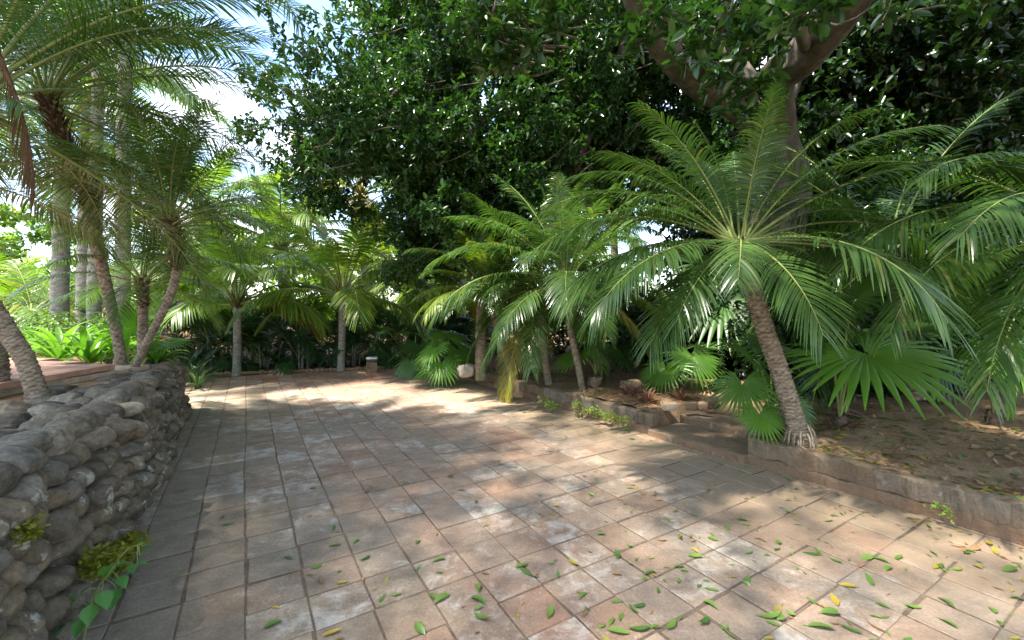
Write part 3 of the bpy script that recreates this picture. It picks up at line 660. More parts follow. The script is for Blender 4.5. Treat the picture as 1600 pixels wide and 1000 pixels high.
# a dead frond hanging from it
dm = frond_geo(71, -70, 22, L=1.5, n=40, ll=.34, lw=.018, v=-.4, grav=.6, rw=.03, a0=35, a1=15).mesh('dead_frond', [M['dead'], M['boots']])
o = link('dead_frond', dm, q, tuple(P(-14, 60, 3.2) - b4)); o.rotation_euler = (0, 0, R(20)); o.scale = (.8, .6, .8); o['label'] = 'brown dead frond hanging down'
b5 = P(-6, 622, 3.9); b5[2] = .82
palm('wall_palm', 'dark palm stem cut by the left frame edge beside the patio', b5, rel(b5, b5, P(-14, 540, 3.9), P(-60, 400, 3.8), P(-120, 250, 3.7)), .09, .09, 'pygmy_big', 16, .95, GL, 53, boots=.5, cmin=0, cmax=5)

# --- young coconut palms at the far edge of the paving
GC = 'young coconut palms'
for (px, py, d, top, lb, sd, sc) in ((370, 588, 10.0, (371, 492), 'young coconut palm on the left at the far edge of the paving, one frond yellowing', 61, 1.12),
                                     (533, 580, 10.6, (535, 478), 'young coconut palm with arching green fronds in front of the hedge near the stone post', 67, 1.1)):
    b = P(px, py, d); b[2] = 0; tpx = P(*top, d)
    pc = palm('coconut_palm', lb, b, rel(b, b - [0, 0, .03], (b + tpx) / 2, tpx, tpx + [0, 0, .32]), .088, .075, 'coco', 19, sc, GC, sd, mats=('coco',), cmin=0, cmax=5, power=.85, tmat='trunk_g', boots=.2, boot_len=.25, amp=.04, ring=.08, flare=1.25)
    add_frond(pc, tpx + [0, 0, .25] - b, 'coco', 10 if sd == 61 else -160, 5, .95, 'palm_yellow' if sd == 61 else 'coco')
# --- taller palms farther back
GB = 'taller palms beyond the hedge'
for (px, d, pyt, sp, n, sc, mats, lb, sd) in (
        (438, 14.0, 385, 'coco', 24, 1.35, ('coco',), 'coconut palm beyond the hedge between the two young ones, dark stem', 71),
        (565, 16.0, 300, 'coco', 20, 1.5, ('coco', 'palm_yellow', 'palm_yellow'), 'tall coconut palm beyond the hedge with orange yellow fronds against the sky', 73),
        (640, 15.0, 430, 'coco', 22, 1.2, ('areca_lit', 'coco'), 'pale green palm beyond the hedge beside the middle group', 79),
        (318, 15.0, 330, 'coco', 22, 1.4, ('coco',), 'coconut palm far back between the curved stem and the young coconut', 83),
        (958, 15.0, 352, 'coco', 16, 1.1, ('coco',), 'coconut palm far back seen through the gap left of the leaning palm', 87),
        (700, 13.0, 440, 'areca', 22, 1.5, ('areca_lit',), 'light green feather palm behind the fan palms at the bed corner', 85)):
    b = np.array([(px - HX) / FPX * d, d, 0]); t_ = P(px, pyt, d)
    palm('coconut_palm' if sp == 'coco' else 'feather_palm', lb, b, rel(b, b, (b + t_) / 2 + [.1, 0, 0], t_), .16, .12, sp, n, sc, GB, sd, mats=mats, cmin=0, cmax=6, tmat='trunk_g', boots=.4, boot_len=.3, amp=.05, ring=.12)
GT = 'tall smooth palm trunks in the left garden'
for (px, d, w, topz, n, lb, sd) in ((92, 9.5, .13, 5.6, 18, 'tall palm with mid grey trunk rising behind the leafy shrub', 91),
                                    (133, 10.5, .15, 7.2, 20, 'tall palm with darker ringed trunk beside a paler twin', 93),
                                    (146, 9.0, .1, 6.6, 13, 'tall palm with pale mottled trunk close to a darker twin', 97),
                                    (190, 8.2, .1, 9.4, 12, 'tall palm with smooth cream trunk behind the curved wall palm, long hanging fronds', 101)):
    b = np.array([(px - HX) / FPX * d, d, .75 if px < 150 else .3]); t_ = np.array([b[0] + .1, d, topz])
    tpm = palm('tall_palm', lb, b, rel(b, b, (b + t_) / 2, t_), w * 1.25, w, 'tall', n, 1.15 if sd == 101 else .9, GT, sd, mats=('palm', 'coco'), cmin=0, cmax=6, skip=(lambda az, ci: not 75 < az < 265) if sd == 101 else None, tmat='trunk_g', boots=0, amp=.03, ring=.14)
    if sd == 101:
        for az, ci, sc in ((-18, 5, 1.3), (-8, 6, 1.3), (-34, 5, 1.25)): add_frond(tpm, t_ - b, 'tall', az, ci, sc, 'palm')

# ------------------------------------------------------------------ fan palms
def fan_leaf(seed, Hv, az, tilt, Rr, nseg=34, spread=305, cup=.12, drop=.18, roll=0, ctrl=None, droopy=0):
    """petiole from the origin to the hub Hv, then a pleated round blade whose midrib points az/tilt-down"""
    rs = np.random.RandomState(seed); mb = MB(); Hv = np.asarray(Hv, float)
    c = ctrl if ctrl is not None else Hv * np.array([.35, .35, .8]) + np.array([0, 0, .1])
    t = np.linspace(0, 1, 10)[:, None]; C = c * 2 * t * (1 - t) + Hv * t * t
    tube(mb, C, [.014, .008], 5, 10, 1, rnd=.5, cap=False)
    F = np.array([math.cos(az) * math.cos(tilt), math.sin(az) * math.cos(tilt), -math.sin(tilt)])
    B = unit(np.cross([0, 0, 1.0], F)); Nn = np.cross(F, B)
    B, Nn = B * math.cos(roll) + Nn * math.sin(roll), Nn * math.cos(roll) - B * math.sin(roll)
    sp = math.radians(spread); st = np.array([.03, .2, .42, .6, .74, .88, 1.0]); wf = np.array([1, 1, 1, .98, .74, .42, .06])
    for k in range(nseg):
        ph = -sp / 2 + sp * (k + .5) / nseg; hd = sp / nseg / 2
        rl = Rr * (.80 + .2 * math.cos(ph / 2)) * rs.uniform(.93, 1.03); dr = drop * rs.uniform(.7, 1.5) + droopy * rs.uniform(.5, 1.2)
        vs = []
        for i, (r_, w_) in enumerate(zip(st, wf)):
            r = r_ * rl; half = min(r, .6 * rl) * math.tan(hd) * w_
            ctr = F * math.cos(ph) * r + B * math.sin(ph) * r + Nn * (cup * r * (1 - .6 * r_)) - np.array([0, 0, 1]) * dr * rl * max(0, r_ - .25) ** 2 * 1.6
            tg = -F * math.sin(ph) + B * math.cos(ph); pl = Nn * half * (.55 if r_ < .65 else .4)
            vs += [Hv + ctr - tg * half - pl * .5, Hv + ctr + pl * .5, Hv + ctr + tg * half - pl * .5]
        q = []
        for i in range(len(st) - 1):
            a = i * 3; q += [[a, a + 1, a + 4, a + 3], [a + 1, a + 2, a + 5, a + 4]]
        mb.add(vs, q, 0, rs.uniform(.3, .7))
    return mb
FP = {}
def fan_palm(label, base, leaves, mats='fan', seed=0, stem=.12, group='fan palms in the planting bed'):
    """leaves = (hub px, hub py, depth offset, radius px, az deg, tilt deg[, material])"""
    root = thing('fan_palm', label, 'palm', base, group); st_ = MB(); rs = np.random.RandomState(seed)
    tube(st_, [(0, 0, -.08), (.01, 0, stem * .5), (0, .01, stem)], [.075, .07, .045], 10, 10, 0, lambda z, th: 1 + .12 * np.sin(th * 5 + z * 60))
    for k in range(26):
        a = k * 2.4; b_ = np.array([math.cos(a), math.sin(a), 0]); h = rs.uniform(.0, stem); l = rs.uniform(.05, .14); w_ = np.array([-b_[1], b_[0], 0]) * .014
        p = b_ * .06 + [0, 0, h]; e = p + b_ * l * .8 + np.array([0, 0, rs.uniform(-.5, .6) * l]); st_.add([p - w_, p + w_, e + w_ * .5, e - w_ * .5], [[0, 1, 2, 3]], 0, rs.rand())
    st_.build('stem', M['husk'], root)
    for i, lf in enumerate(leaves):
        px, py, dd, rp, az, tl = lf[:6]; mt = lf[6] if len(lf) > 6 else mats
        d = base[1] + dd; Hw = P(px, py, d); rr_ = rp / FPX * d
        fb = fan_leaf(seed * 31 + i, Hw - np.asarray(base) - [0, 0, stem], R(az), R(tl), rr_, roll=R(rs.uniform(-14, 14)), nseg=rs.randint(30, 38), droopy=lf[7] if len(lf) > 7 else 0)
        fb.build('fan_leaf', [M[mt], M['rachis']], root, (0, 0, stem))
    FP[seed] = root
def gb(px, py, z=.27): return G(px, py, z)
fan_palm('fan palm with the largest glossy blade spread flat right of the leaning stem', gb(1312, 668), [(1352, 552, -.25, 138, -86, 20, 'fan_light'), (1335, 470, .1, 118, -60, -42, 'fan_shaded'), (1270, 470, .5, 90, 170, -30, 'fan_shaded'), (1420, 515, .5, 95, 20, -10, 'fan_shaded'), (1330, 540, .7, 85, 60, -10, 'fan_shaded')], seed=1)
fan_palm('low fan palm with small round blades overhanging the steps left of the leaning stem', gb(1205, 672), [(1160, 600, -.15, 56, -120, 42), (1188, 648, -.25, 44, -100, 45, 'fan_light'), (1236, 630, -.1, 44, -60, 55), (1178, 562, .2, 56, 130, -40, 'fan_shaded'), (1222, 598, .2, 42, -20, 25), (1205, 545, .4, 62, 90, -30, 'fan_shaded')], seed=2)
fan_palm('fan palm with two star shaped blades between the withered seedlings', gb(1066, 608), [(1040, 574, -.1, 50, -130, 42, 'fan_light'), (1082, 556, -.15, 56, -85, 45), (1034, 545, .3, 40, 160, -10, 'fan_shaded'), (1098, 540, .4, 50, 30, -10, 'fan_shaded')], seed=3)
fan_palm('tall dark fan palm filling the shade behind the steps', gb(1128, 596), [(1130, 470, .0, 92, -95, 40, 'fan_shaded'), (1085, 495, .3, 70, 180, 10, 'fan_shaded'), (1170, 505, .3, 80, -40, 25, 'fan_shaded'), (1120, 425, .5, 85, 110, -40, 'fan_shaded'), (1195, 455, .7, 70, 30, 0, 'fan_shaded')], seed=4, stem=.3)
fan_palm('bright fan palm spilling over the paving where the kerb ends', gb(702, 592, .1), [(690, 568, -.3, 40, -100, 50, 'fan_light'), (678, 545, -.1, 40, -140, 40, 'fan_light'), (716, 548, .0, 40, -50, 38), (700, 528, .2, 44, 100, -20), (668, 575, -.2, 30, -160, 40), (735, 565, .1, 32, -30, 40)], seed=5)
fan_palm('darker fan palm with drooping blades nearest the stone post', gb(648, 586, .0), [(640, 566, -.2, 32, -110, 55, 'fan', .5), (628, 548, 0, 30, 170, 35, 'fan_shaded'), (656, 540, .1, 34, -60, 35, 'fan_shaded'), (650, 522, .3, 34, 90, 0)], seed=6)
fan_palm('fan palm half hidden behind the slim stems of the middle group', gb(930, 596), [(902, 552, -.15, 48, -150, 28, 'fan_light'), (938, 535, .1, 42, -60, 20), (960, 555, .2, 40, -20, 30, 'fan_shaded'), (920, 520, .3, 40, 90, -20, 'fan_shaded')], seed=7)
fan_palm('fan palm with one folded pale leaf hanging straight down near the right edge', gb(1552, 668), [(1560, 545, -.1, 62, -150, 35, 'fan'), (1592, 560, -.25, 80, -70, 50, 'fan_light'), (1600, 480, .2, 90, 40, -20, 'fan_shaded'), (1500, 560, .4, 55, 170, 25, 'fan_shaded')], seed=8, stem=.2)
fan_palm('shaded fan palm with dark hanging leaves behind the litter on the right', gb(1475, 640), [(1462, 560, .1, 50, -110, 60, 'fan_shaded', .5), (1495, 540, .3, 60, 40, 0, 'fan_shaded'), (1440, 540, .4, 55, 150, 10, 'fan_shaded'), (1475, 500, .5, 62, 90, -30, 'fan_shaded')], seed=9, stem=.2)
fan_palm('shaded fan palm deep in the bed behind the middle group', gb(985, 585), [(975, 535, .1, 42, -120, 30, 'fan_shaded'), (1005, 515, .1, 48, -60, 25, 'fan_shaded'), (1010, 550, .2, 36, -30, 35, 'fan_shaded'), (985, 490, .3, 50, 90, -30, 'fan_shaded')], seed=10, stem=.2)
# folded young leaves hanging straight down on arched stalks
for (px, py0, py1, d, rt) in ((1580, 585, 662, 3.6, FP[8]), (1463, 575, 632, 4.3, FP[9])):
    mb = MB(); a, c = P(px, py0, d) - np.array(rt.location), P(px, py1, d) - np.array(rt.location); L = a[2] - c[2]
    for k in range(5):
        w_ = .018; x0 = (k - 2) * .016; vs = []
        for t_, ww in ((0, .4), (.3, 1), (.7, .9), (1, .15)):
            z = -L * t_ * (1 - .06 * abs(k - 2)); xx = x0 * (.4 + t_); vs += [a + (xx - w_ * ww, .008 * (k % 2), z), a + (xx + w_ * ww, .012 * ((k + 1) % 2), z)]
        mb.add(vs, [[i * 2, i * 2 + 1, i * 2 + 3, i * 2 + 2] for i in range(3)], 0, random.random())
    tube(mb, [(0, 0, .15), a * .5 + [0, .1, .25], a + [0, .06, .12], a], [.01, .007, .006], 5, 16, 1, rnd=.5, cap=False)
    mb.build('hanging_leaf', [M['fan_light'], M['rachis']], rt)['label'] = 'folded pale young leaf hanging down'

# ------------------------------------------------------------------ broad-leaved crowns
def leaf_cloud(mb, C, rad, per, size, rs, flat=.55, mat=0, asp=.42):
    """leaves in whorls at twig ends: C (k,3) clump centres, rad clump radius (k,), per leaves per clump"""
    C = np.asarray(C, float); k = len(C); rad = np.broadcast_to(rad, (k,)); nt_ = max(1, per // 6)
    tw = unit(rs.normal(0, 1, (k, nt_, 3))) * (rs.rand(k, nt_, 1) ** .45) * rad[:, None, None]; tw[..., 2] *= .75
    tc = (C[:, None] + tw).reshape(-1, 3); out = unit(tw.reshape(-1, 3) + rs.normal(0, .05, (k * nt_, 3)) + [0, 0, .1])
    m = len(tc); az = rs.rand(m, 6) * .9 + np.arange(6)[None] * 1.047
    u = unit(np.cross(out, rs.normal(0, 1, (m, 3)))); w = np.cross(out, u)
    ax = unit(u[:, None] * np.cos(az)[..., None] + w[:, None] * np.sin(az)[..., None] + out[:, None] * rs.uniform(.1, 1.1, (m, 6, 1)) + np.array([0, 0, -.25])).reshape(-1, 3)
    n = len(ax); c0 = np.repeat(tc, 6, 0) + rs.normal(0, .012, (n, 3))
    nr = rs.normal(0, .5, (n, 3)) + np.array([0, 0, 1]) * flat * 1.6 + np.repeat(out, 6, 0) * .5
    sd = unit(np.cross(nr, ax)); nr = np.cross(ax, sd)
    L = size * rs.uniform(.65, 1.2, n)[:, None]; W = L * asp * rs.uniform(.85, 1.15, n)[:, None] * .5; fold = W * .35; dr = L * rs.uniform(.0, .22, n)[:, None]
    B = c0; T = c0 + ax * L - nr * dr
    L1 = c0 + ax * L * .34 + sd * W + nr * fold; L2 = c0 + ax * L * .74 + sd * W * .82 + nr * fold * .8 - nr * dr * .5
    R1 = c0 + ax * L * .34 - sd * W + nr * fold; R2 = c0 + ax * L * .74 - sd * W * .82 + nr * fold * .8 - nr * dr * .5
    V = np.stack([B, L1, L2, T, R2, R1], 1).reshape(-1, 3)
    Q = (np.arange(n) * 6)[:, None, None] + np.array([[0, 3, 2, 1], [0, 5, 4, 3]])[None]
    mb.add(V, Q.reshape(-1, 4), mat, np.repeat(rs.rand(n), 2))
def nfield(C, s, o):
    return np.array([mnoise.noise(Vector((c[0] * s + o, c[1] * s, c[2] * s))) for c in C])
rs = np.random.RandomState(2)
fb = np.array([5.1, 8.6, .2])
fig = thing('fig_tree', 'huge spreading evergreen fig tree, thick bent limbs and dense glossy crown shading the whole paving', 'tree', fb)
tr = MB()
nb_ = lambda z, th: 1 + .09 * np.sin(th * 3 + z * 1.4) + .05 * np.sin(th * 7 - z * 3)
fork = P(1205, 205, 7.9)
tube(tr, [fb - fb + [0, 0, -.3], np.array([-.1, -.1, 1.6]), P(1218, 300, 8.2) - fb, fork - fb, P(1212, 130, 7.2) - fb, P(1262, 82, 6.4) - fb, P(1325, 5, 5.7) - fb, P(1400, -110, 5.2) - fb, P(1450, -300, 4.8) - fb], [.62, .52, .46, .36, .3, .27, .24, .2, .16], 20, 90, 0, nb_)
limbs = [([P(1214, 260, 8.0), P(1190, 205, 7.85), P(1150, 165, 7.5), P(1090, 128, 7.1), P(1040, 80, 6.6), P(1003, 25, 6.2), P(980, -40, 5.9), P(930, -200, 5.4)], .25, .15),
         ([fork, P(1140, 90, 8.6), P(980, 60, 9.4), P(800, 110, 9.8), P(640, 110, 9.8), P(480, 150, 9.8)], .17, .04),
         ([fork, P(1290, 60, 9.2), P(1480, 20, 9.8), P(1620, -60, 10.2)], .17, .07),
         ([P(980, 60, 9.4), P(900, 260, 9.3), P(840, 330, 9.2)], .1, .03), ([P(800, 150, 9.6), P(700, 240, 9.4), P(650, 330, 9.3)], .09, .03),
         ([P(640, 120, 9.8), P(560, 220, 9.5), P(500, 300, 9.4)], .08, .02), ([P(985, -30, 5.9), P(900, -90, 5.4), P(800, -60, 4.8), P(770, 20, 4.4)], .07, .012),
         ([P(1090, 128, 7.1), P(1120, 60, 5.6), P(1130, 10, 4.4), P(1120, 40, 3.7)], .09, .015), ([P(1262, 82, 6.4), P(1240, 20, 5), P(1215, -20, 4), P(1200, 40, 3.5)], .09, .015)]
for pts, r0, r1 in limbs: tube(tr, [np.asarray(p) - fb for p in pts], [r0, (r0 + r1) / 2, r1], 12, 26, 0, nb_)
tr.build('trunk', M['trunk_f'], fig)
# aerial roots
for (px, d, y0, y1) in ((725, 9.2, 240, 420), (740, 9.3, 250, 440), (764, 9.3, 300, 430), (690, 9.4, 260, 400), (1208, 7.7, 190, 300), (1230, 7.8, 200, 330), (1195, 7.9, 220, 350), (860, 9.3, 200, 330), (880, 9.2, 180, 300)):
    ar = MB(); tube(ar, [P(px, y0, d) - fb, P(px + 6, (y0 + y1) / 2, d) - fb, P(px + 2, y1, d) - fb], [.03, .018, .012], 6, 10, 0); ar.build('aerial_root', M['trunk_f'], fig)
def zlow(X):   # underside of the crown seen from the paving
    return np.interp(X, [-5.6, -5.0, -4.4, -3.9, -3.5, -2.6, -2.3, -1.9, -1.2, -.6, .3, 1.4, 1.7, 2.6, 3.0, 4, 6, 9], [4.0, 3.4, 3.3, 3.5, 4.4, 4.3, 3.0, 2.3, 2.2, 2.4, 2.5, 2.7, 3.9, 3.9, 3.4, 3.6, 3.2, 2.4])
cand = np.stack([rs.uniform(-5.5, 10, 14000), rs.uniform(7.6, 13.5, 14000), rs.uniform(2.0, 9.6, 14000)], 1)
edge = -4.75 + .10 * np.abs(cand[:, 2] - 5) ** 1.6 + .05 * (cand[:, 1] - 8)
back = cand[cand[:, 0] > edge]; fr_ = 9 / back[:, 1]; back = back[(back[:, 2] - CAMH) * fr_ + CAMH > zlow(back[:, 0] * fr_) + .4 * nfield(back, .9, 5)]
back = back[nfield(back, .55, 1) > -.16]
# hollow under the limbs so the trunk and forks show
def clear_line(C, pts, r):
    keep = np.ones(len(C), bool)
    for p in pts: keep &= np.linalg.norm(C - np.asarray(p), axis=1) > r
    return keep
# keep the near side of the crown away from the line of sight to the trunk and its two main limbs
pxs = HX + back[:, 0] / back[:, 1] * FPX; pys = HY - (back[:, 2] - CAMH) / back[:, 1] * FPX
hid = (pxs > 965) & (pxs < 1380) & (pys < 330) & (back[:, 1] < 8.8)
back = back[~hid]
crown = MB()
back = back[~((back[:, 2] > 4.5) & (lambda C: ((C - np.array(SUN_DIR)[None] / SUN_DIR.z * C[:, 2:3])[:, 1] < 9.0) & ((C - np.array(SUN_DIR)[None] / SUN_DIR.z * C[:, 2:3])[:, 0] < .3))(back) & (rs.rand(len(back)) < .6))]
mid = back[back[:, 1] < 10.4][:1250]; far_ = back[back[:, 1] >= 10.4][:1500]
def lets_sun(C, k):
    g = C - np.array(SUN_DIR)[None] / SUN_DIR.z * (C[:, 2:3] - 4.4)
    return ~((C[:, 2] > 5.3) & (g[:, 1] > 7.3) & (g[:, 1] < 9.5) & (g[:, 0] > -5.5) & (g[:, 0] < 2.2) & (rs.rand(len(C)) < k))
mid = mid[lets_sun(mid, .55)]
leaf_cloud(crown, mid, rs.uniform(.28, .5, len(mid)), 102, .125, rs)
leaf_cloud(crown, far_, rs.uniform(.4, .7, len(far_)), 78, .2, rs)
# hanging skirt of the crown: bright outer clumps
sk = []
for (px, py, d, s_) in ((410, 130, 9.2, .5), (430, 180, 9.2, .5), (405, 215, 9.3, .4), (450, 230, 9.1, .5), (470, 120, 9.3, .6), (440, 280, 9.2, .4), (480, 290, 9.1, .4), (525, 320, 9, .2), (560, 330, 9, .2), (505, 200, 9.2, .6), (540, 130, 9.2, .6),
                        (600, 250, 8.9, .5), (650, 270, 8.8, .5), (690, 255, 8.7, .5), (730, 240, 8.6, .5), (640, 310, 8.8, .45), (620, 370, 8.9, .4), (650, 410, 8.9, .4), (690, 360, 8.8, .4), (740, 280, 8.5, .5), (790, 270, 8.5, .5), (830, 240, 8.5, .55), (870, 250, 8.5, .5), (800, 320, 8.6, .5), (850, 310, 8.5, .5), (900, 290, 8.7, .45), (770, 350, 8.7, .4), (900, 210, 8.7, .5), (930, 160, 8.7, .5), (720, 330, 8.7, .45), (610, 430, 9, .35), (670, 300, 8.7, .5)):
    for q_ in range(4): sk.append(P(px, py, d) + rs.normal(0, s_ * .45, 3))
leaf_cloud(crown, sk, rs.uniform(.24, .38, len(sk)), 90, .12, rs)
# roof of the crown, mostly out of view, shaped for its shade on the paving
n_r = 9000; rf = np.stack([rs.uniform(-6, 9, n_r), rs.uniform(-4, 8.6, n_r), rs.uniform(4.6, 9, n_r)], 1)
rf = rf[(rf[:, 2] > 4.1 + .32 * rf[:, 1]) & (rf[:, 0] > np.interp(rf[:, 1], [-4, 3.5, 5, 8.6], [-6, -6, -3.4, -2.6]))]
rf = rf[nfield(rf * [1, 1, .35], .62, 11) > -.2][:1500]
rpx = HX + rf[:, 0] / np.maximum(rf[:, 1], .1) * FPX; rpy = HY - (rf[:, 2] - CAMH) / np.maximum(rf[:, 1], .1) * FPX
rf = rf[~((rf[:, 1] > .5) & (rpy > -30) & (rpx > 960) & (rpx < 1400))]
# unseen high sprays added over the near paving: fine gaps soften the light below
ng = 9000; gs_ = np.stack([rs.uniform(-4.2, 4.9, ng), rs.uniform(.4, 6.3, ng)], 1)
zs_ = rs.uniform(9.6, 12.4, ng); shade_sprays = np.stack([gs_[:, 0] + SUN_DIR.x / SUN_DIR.z * zs_, gs_[:, 1] + SUN_DIR.y / SUN_DIR.z * zs_, zs_], 1)
dn = np.interp(gs_[:, 0] + .35 * (gs_[:, 1] - 3), [-2.2, -.6, .6, 4], [1.0, .7, .36, .40]) * (1 + .9 * nfield(np.c_[gs_, 0 * zs_], .75, 21))
shade_sprays = shade_sprays[(rs.rand(ng) < dn) & (shade_sprays[:, 2] > 2.3 + .72 * shade_sprays[:, 1])]
leaf_cloud(crown, shade_sprays, .95, 12, .1, rs)
gr = rf - np.array(SUN_DIR)[None] / SUN_DIR.z * rf[:, 2:3]
rf = rf[~((gr[:, 0] < 4.3) & (gr[:, 0] > -4) & (gr[:, 1] > .5) & (gr[:, 1] < 9) & (rs.rand(len(rf)) < .82))]
def sunny(C):
    g = C - np.array(SUN_DIR)[None] / SUN_DIR.z * C[:, 2:3]; t, n = g @ D1, g @ N1
    return (g[:, 1] > 5.7) & (g[:, 1] < 9.0) & (g[:, 0] < .3) & (n > -1)
rf = rf[~(sunny(rf) & (rs.rand(len(rf)) < .9)) & lets_sun(rf, .75)]
gs4 = rf - np.array(SUN_DIR)[None] / SUN_DIR.z * (rf[:, 2:3] - 4.0)
rf = rf[~((rf[:, 2] > 4.8) & (np.abs(gs4[:, 0] - .6) < 1.8) & (np.abs(gs4[:, 1] - 4) < 1.1) & (rs.rand(len(rf)) < .9))]
leaf_cloud(crown, rf, rs.uniform(.3, .55, len(rf)), 72, .13, rs)
# near sprays hanging into the top of the view
sp_ = []; sr = []
for (px, py, d, r_) in ((1055, 25, 4.0, .22), (1010, 15, 4.2, .2), (1095, 45, 3.8, .25), (1135, 35, 3.6, .26), (1075, 75, 3.9, .2), (1115, 95, 3.7, .24), (1160, 80, 3.6, .26), (1135, 130, 3.8, .24), (1175, 125, 3.6, .22), (1195, 60, 3.4, .26), (1150, 160, 3.9, .2), (1190, 165, 3.9, .18), (1225, 20, 3.3, .22), (1165, 10, 3.5, .25), (1265, 15, 3.0, .16), (1290, 5, 2.9, .14), (1010, 60, 4.4, .18), (985, 45, 4.5, .14),
                        (745, 15, 4.6, .2), (780, 20, 4.5, .22), (815, 30, 4.5, .22), (790, 60, 4.5, .2), (725, 40, 4.7, .14), (850, 15, 4.5, .2), (760, 55, 4.7, .14), (830, 70, 4.5, .15), (775, 100, 4.6, .17), (795, 95, 4.6, .17), (755, 88, 4.7, .1), (1180, 190, 4.2, .14), (1390, -5, 3.2, .2), (1520, 10, 3.8, .15), (870, 40, 4.6, .12)):
    sp_.append(P(px, py, d)); sr.append(r_)
leaf_cloud(crown, sp_, np.array(sr), 54, .135, rs)
tw = MB()
for c in list(sp_)[::1] + list(sk)[::5] + list(mid)[::9]:
    c = np.asarray(c); e = c + rs.normal(0, .12, 3); s0 = c + unit(fork + np.array([-1.0, 0, 1.5]) - c) * rs.uniform(.5, 1.1) + rs.normal(0, .1, 3)
    tube(tw, [s0 - fb, (s0 + c) / 2 - fb + rs.normal(0, .05, 3), c - fb, e - fb], [.014, .009, .004], 5, 8, 0, cap=False)
crown.V += [v + fb for v in tw.V]; crown.Q += [q + crown.n for q in tw.Q]; crown.M += [m + 1 for m in tw.M]; crown.A += tw.A
cr_ = crown.build('crown', [M['ficus'], M['twig']], fig); cr_.location = tuple(-fb)  # crown also holds the unseen sprays added to soften the light

# ------------------------------------------------------------------ shaded trees behind the bed, right, and trees beyond the garden
def leafy_tree(label, base, trunk_h, cx, n, per, size, mat, seed, group, boxr, zr, r0=.2, dens=-.12, name='leafy_tree', nsc=.5):
    rs = np.random.RandomState(seed); root = thing(name, label, 'tree', base, group); base = np.asarray(base, float)
    t_ = MB(); top = np.array([cx, 0, trunk_h]); tube(t_, [(0, 0, -.2), top * .5 + [.1, .05, 0], top], [r0 * 1.3, r0, r0 * .7], 10, 18, 0, nb_)
    for k in range(6):
        a = k * 1.05 + seed; e = top + np.array([math.cos(a) * boxr[0] * .6, math.sin(a) * boxr[1] * .6, (zr[1] - trunk_h) * .5])
        tube(t_, [top * .85, (top + e) / 2 + [0, 0, .2], e], [r0 * .5, r0 * .3, .03], 7, 10, 0)
    t_.build('trunk', M['trunk_f'], root)
    C = np.stack([rs.uniform(-1, 1, n * 2), rs.uniform(-1, 1, n * 2), rs.uniform(zr[0], zr[1], n * 2)], 1)
    zz = (C[:, 2] - (zr[0] + zr[1]) / 2) / ((zr[1] - zr[0]) / 2); k_ = (C[:, 0] ** 2 + C[:, 1] ** 2 + np.abs(zz) ** 3) < 1.1
    C = C[k_] * [boxr[0], boxr[1], 1]; C = C[nfield(C + base, nsc, seed) > dens][:n]
    c_ = MB(); leaf_cloud(c_, C, rs.uniform(.35, .65, len(C)), per, size, rs); c_.build('crown', M[mat], root); return root
GR = 'shaded trees behind the bed'
for i, (x, y, bx, zt, lb) in enumerate(((8.2, 9.2, 2.6, 8.5, 'dense dark leafed tree closest behind the shaded palm on the right'), (12.5, 10.5, 3.2, 9.5, 'dense dark leafed tree at the right frame edge'),
                                        (8.0, 13.5, 3.0, 7, 'dark leafed tree behind the trunk of the great fig'), (10.0, 14.5, 3.6, 9, 'dark leafed tree farthest back in the right hand shade'))):
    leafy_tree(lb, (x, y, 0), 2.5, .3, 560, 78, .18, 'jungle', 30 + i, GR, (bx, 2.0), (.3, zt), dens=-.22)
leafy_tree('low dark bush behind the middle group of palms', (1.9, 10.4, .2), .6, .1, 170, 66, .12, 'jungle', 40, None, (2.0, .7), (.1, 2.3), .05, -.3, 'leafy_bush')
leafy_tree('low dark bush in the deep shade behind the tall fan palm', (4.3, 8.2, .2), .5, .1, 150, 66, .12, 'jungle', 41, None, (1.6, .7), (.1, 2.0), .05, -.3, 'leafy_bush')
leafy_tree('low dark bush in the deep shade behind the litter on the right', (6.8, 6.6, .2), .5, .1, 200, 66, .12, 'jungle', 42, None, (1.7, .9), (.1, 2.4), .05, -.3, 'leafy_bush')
leafy_tree('low dark bush behind the tall fan palm and the star bladed one', (3.3, 8.5, .2), .4, .1, 150, 66, .11, 'jungle', 44, None, (1.2, .4), (.02, 1.5), .04, -.5, 'leafy_bush')  # bush added to darken the bed behind the fan palms
leafy_tree('low dark bush close behind the biggest fan blade', (4.6, 6.3, .2), .4, .1, 170, 66, .11, 'jungle', 45, None, (1.3, .4), (.02, 1.5), .04, -.5, 'leafy_bush')  # second added bush, keeps the back of the bed dark
leafy_tree('low dark bush at the right frame edge behind the edge palm', (8.6, 5.2, .2), .5, .1, 170, 66, .12, 'jungle', 43, None, (1.5, 1.0), (.1, 2.6), .05, -.3, 'leafy_bush')
GF = 'sunlit trees far beyond the garden'
for i, (x, y, bx, zt, lb) in enumerate(((-24, 21, 4.5, 6.2, 'round light green tree far left beyond the tall trunks'), (-16.5, 24, 4.2, 4.8, 'light green tree far behind the curved wall palms'), (-9.5, 25, 4.2, 4.8, 'light green tree far behind the left young coconut palm'),
                                        (-3.2, 26, 4.0, 5.2, 'light green tree far behind the right young coconut palm'), (3.5, 25, 4.0, 5.0, 'light green tree far behind the middle group of palms'))):
    leafy_tree(lb, (x, y, 0), 2.0, .2, 190, 60, .3, 'shrub' if i % 2 else 'areca_lit', 50 + i, GF, (bx, 2.0), (.2, zt), dens=-.2, nsc=.35)

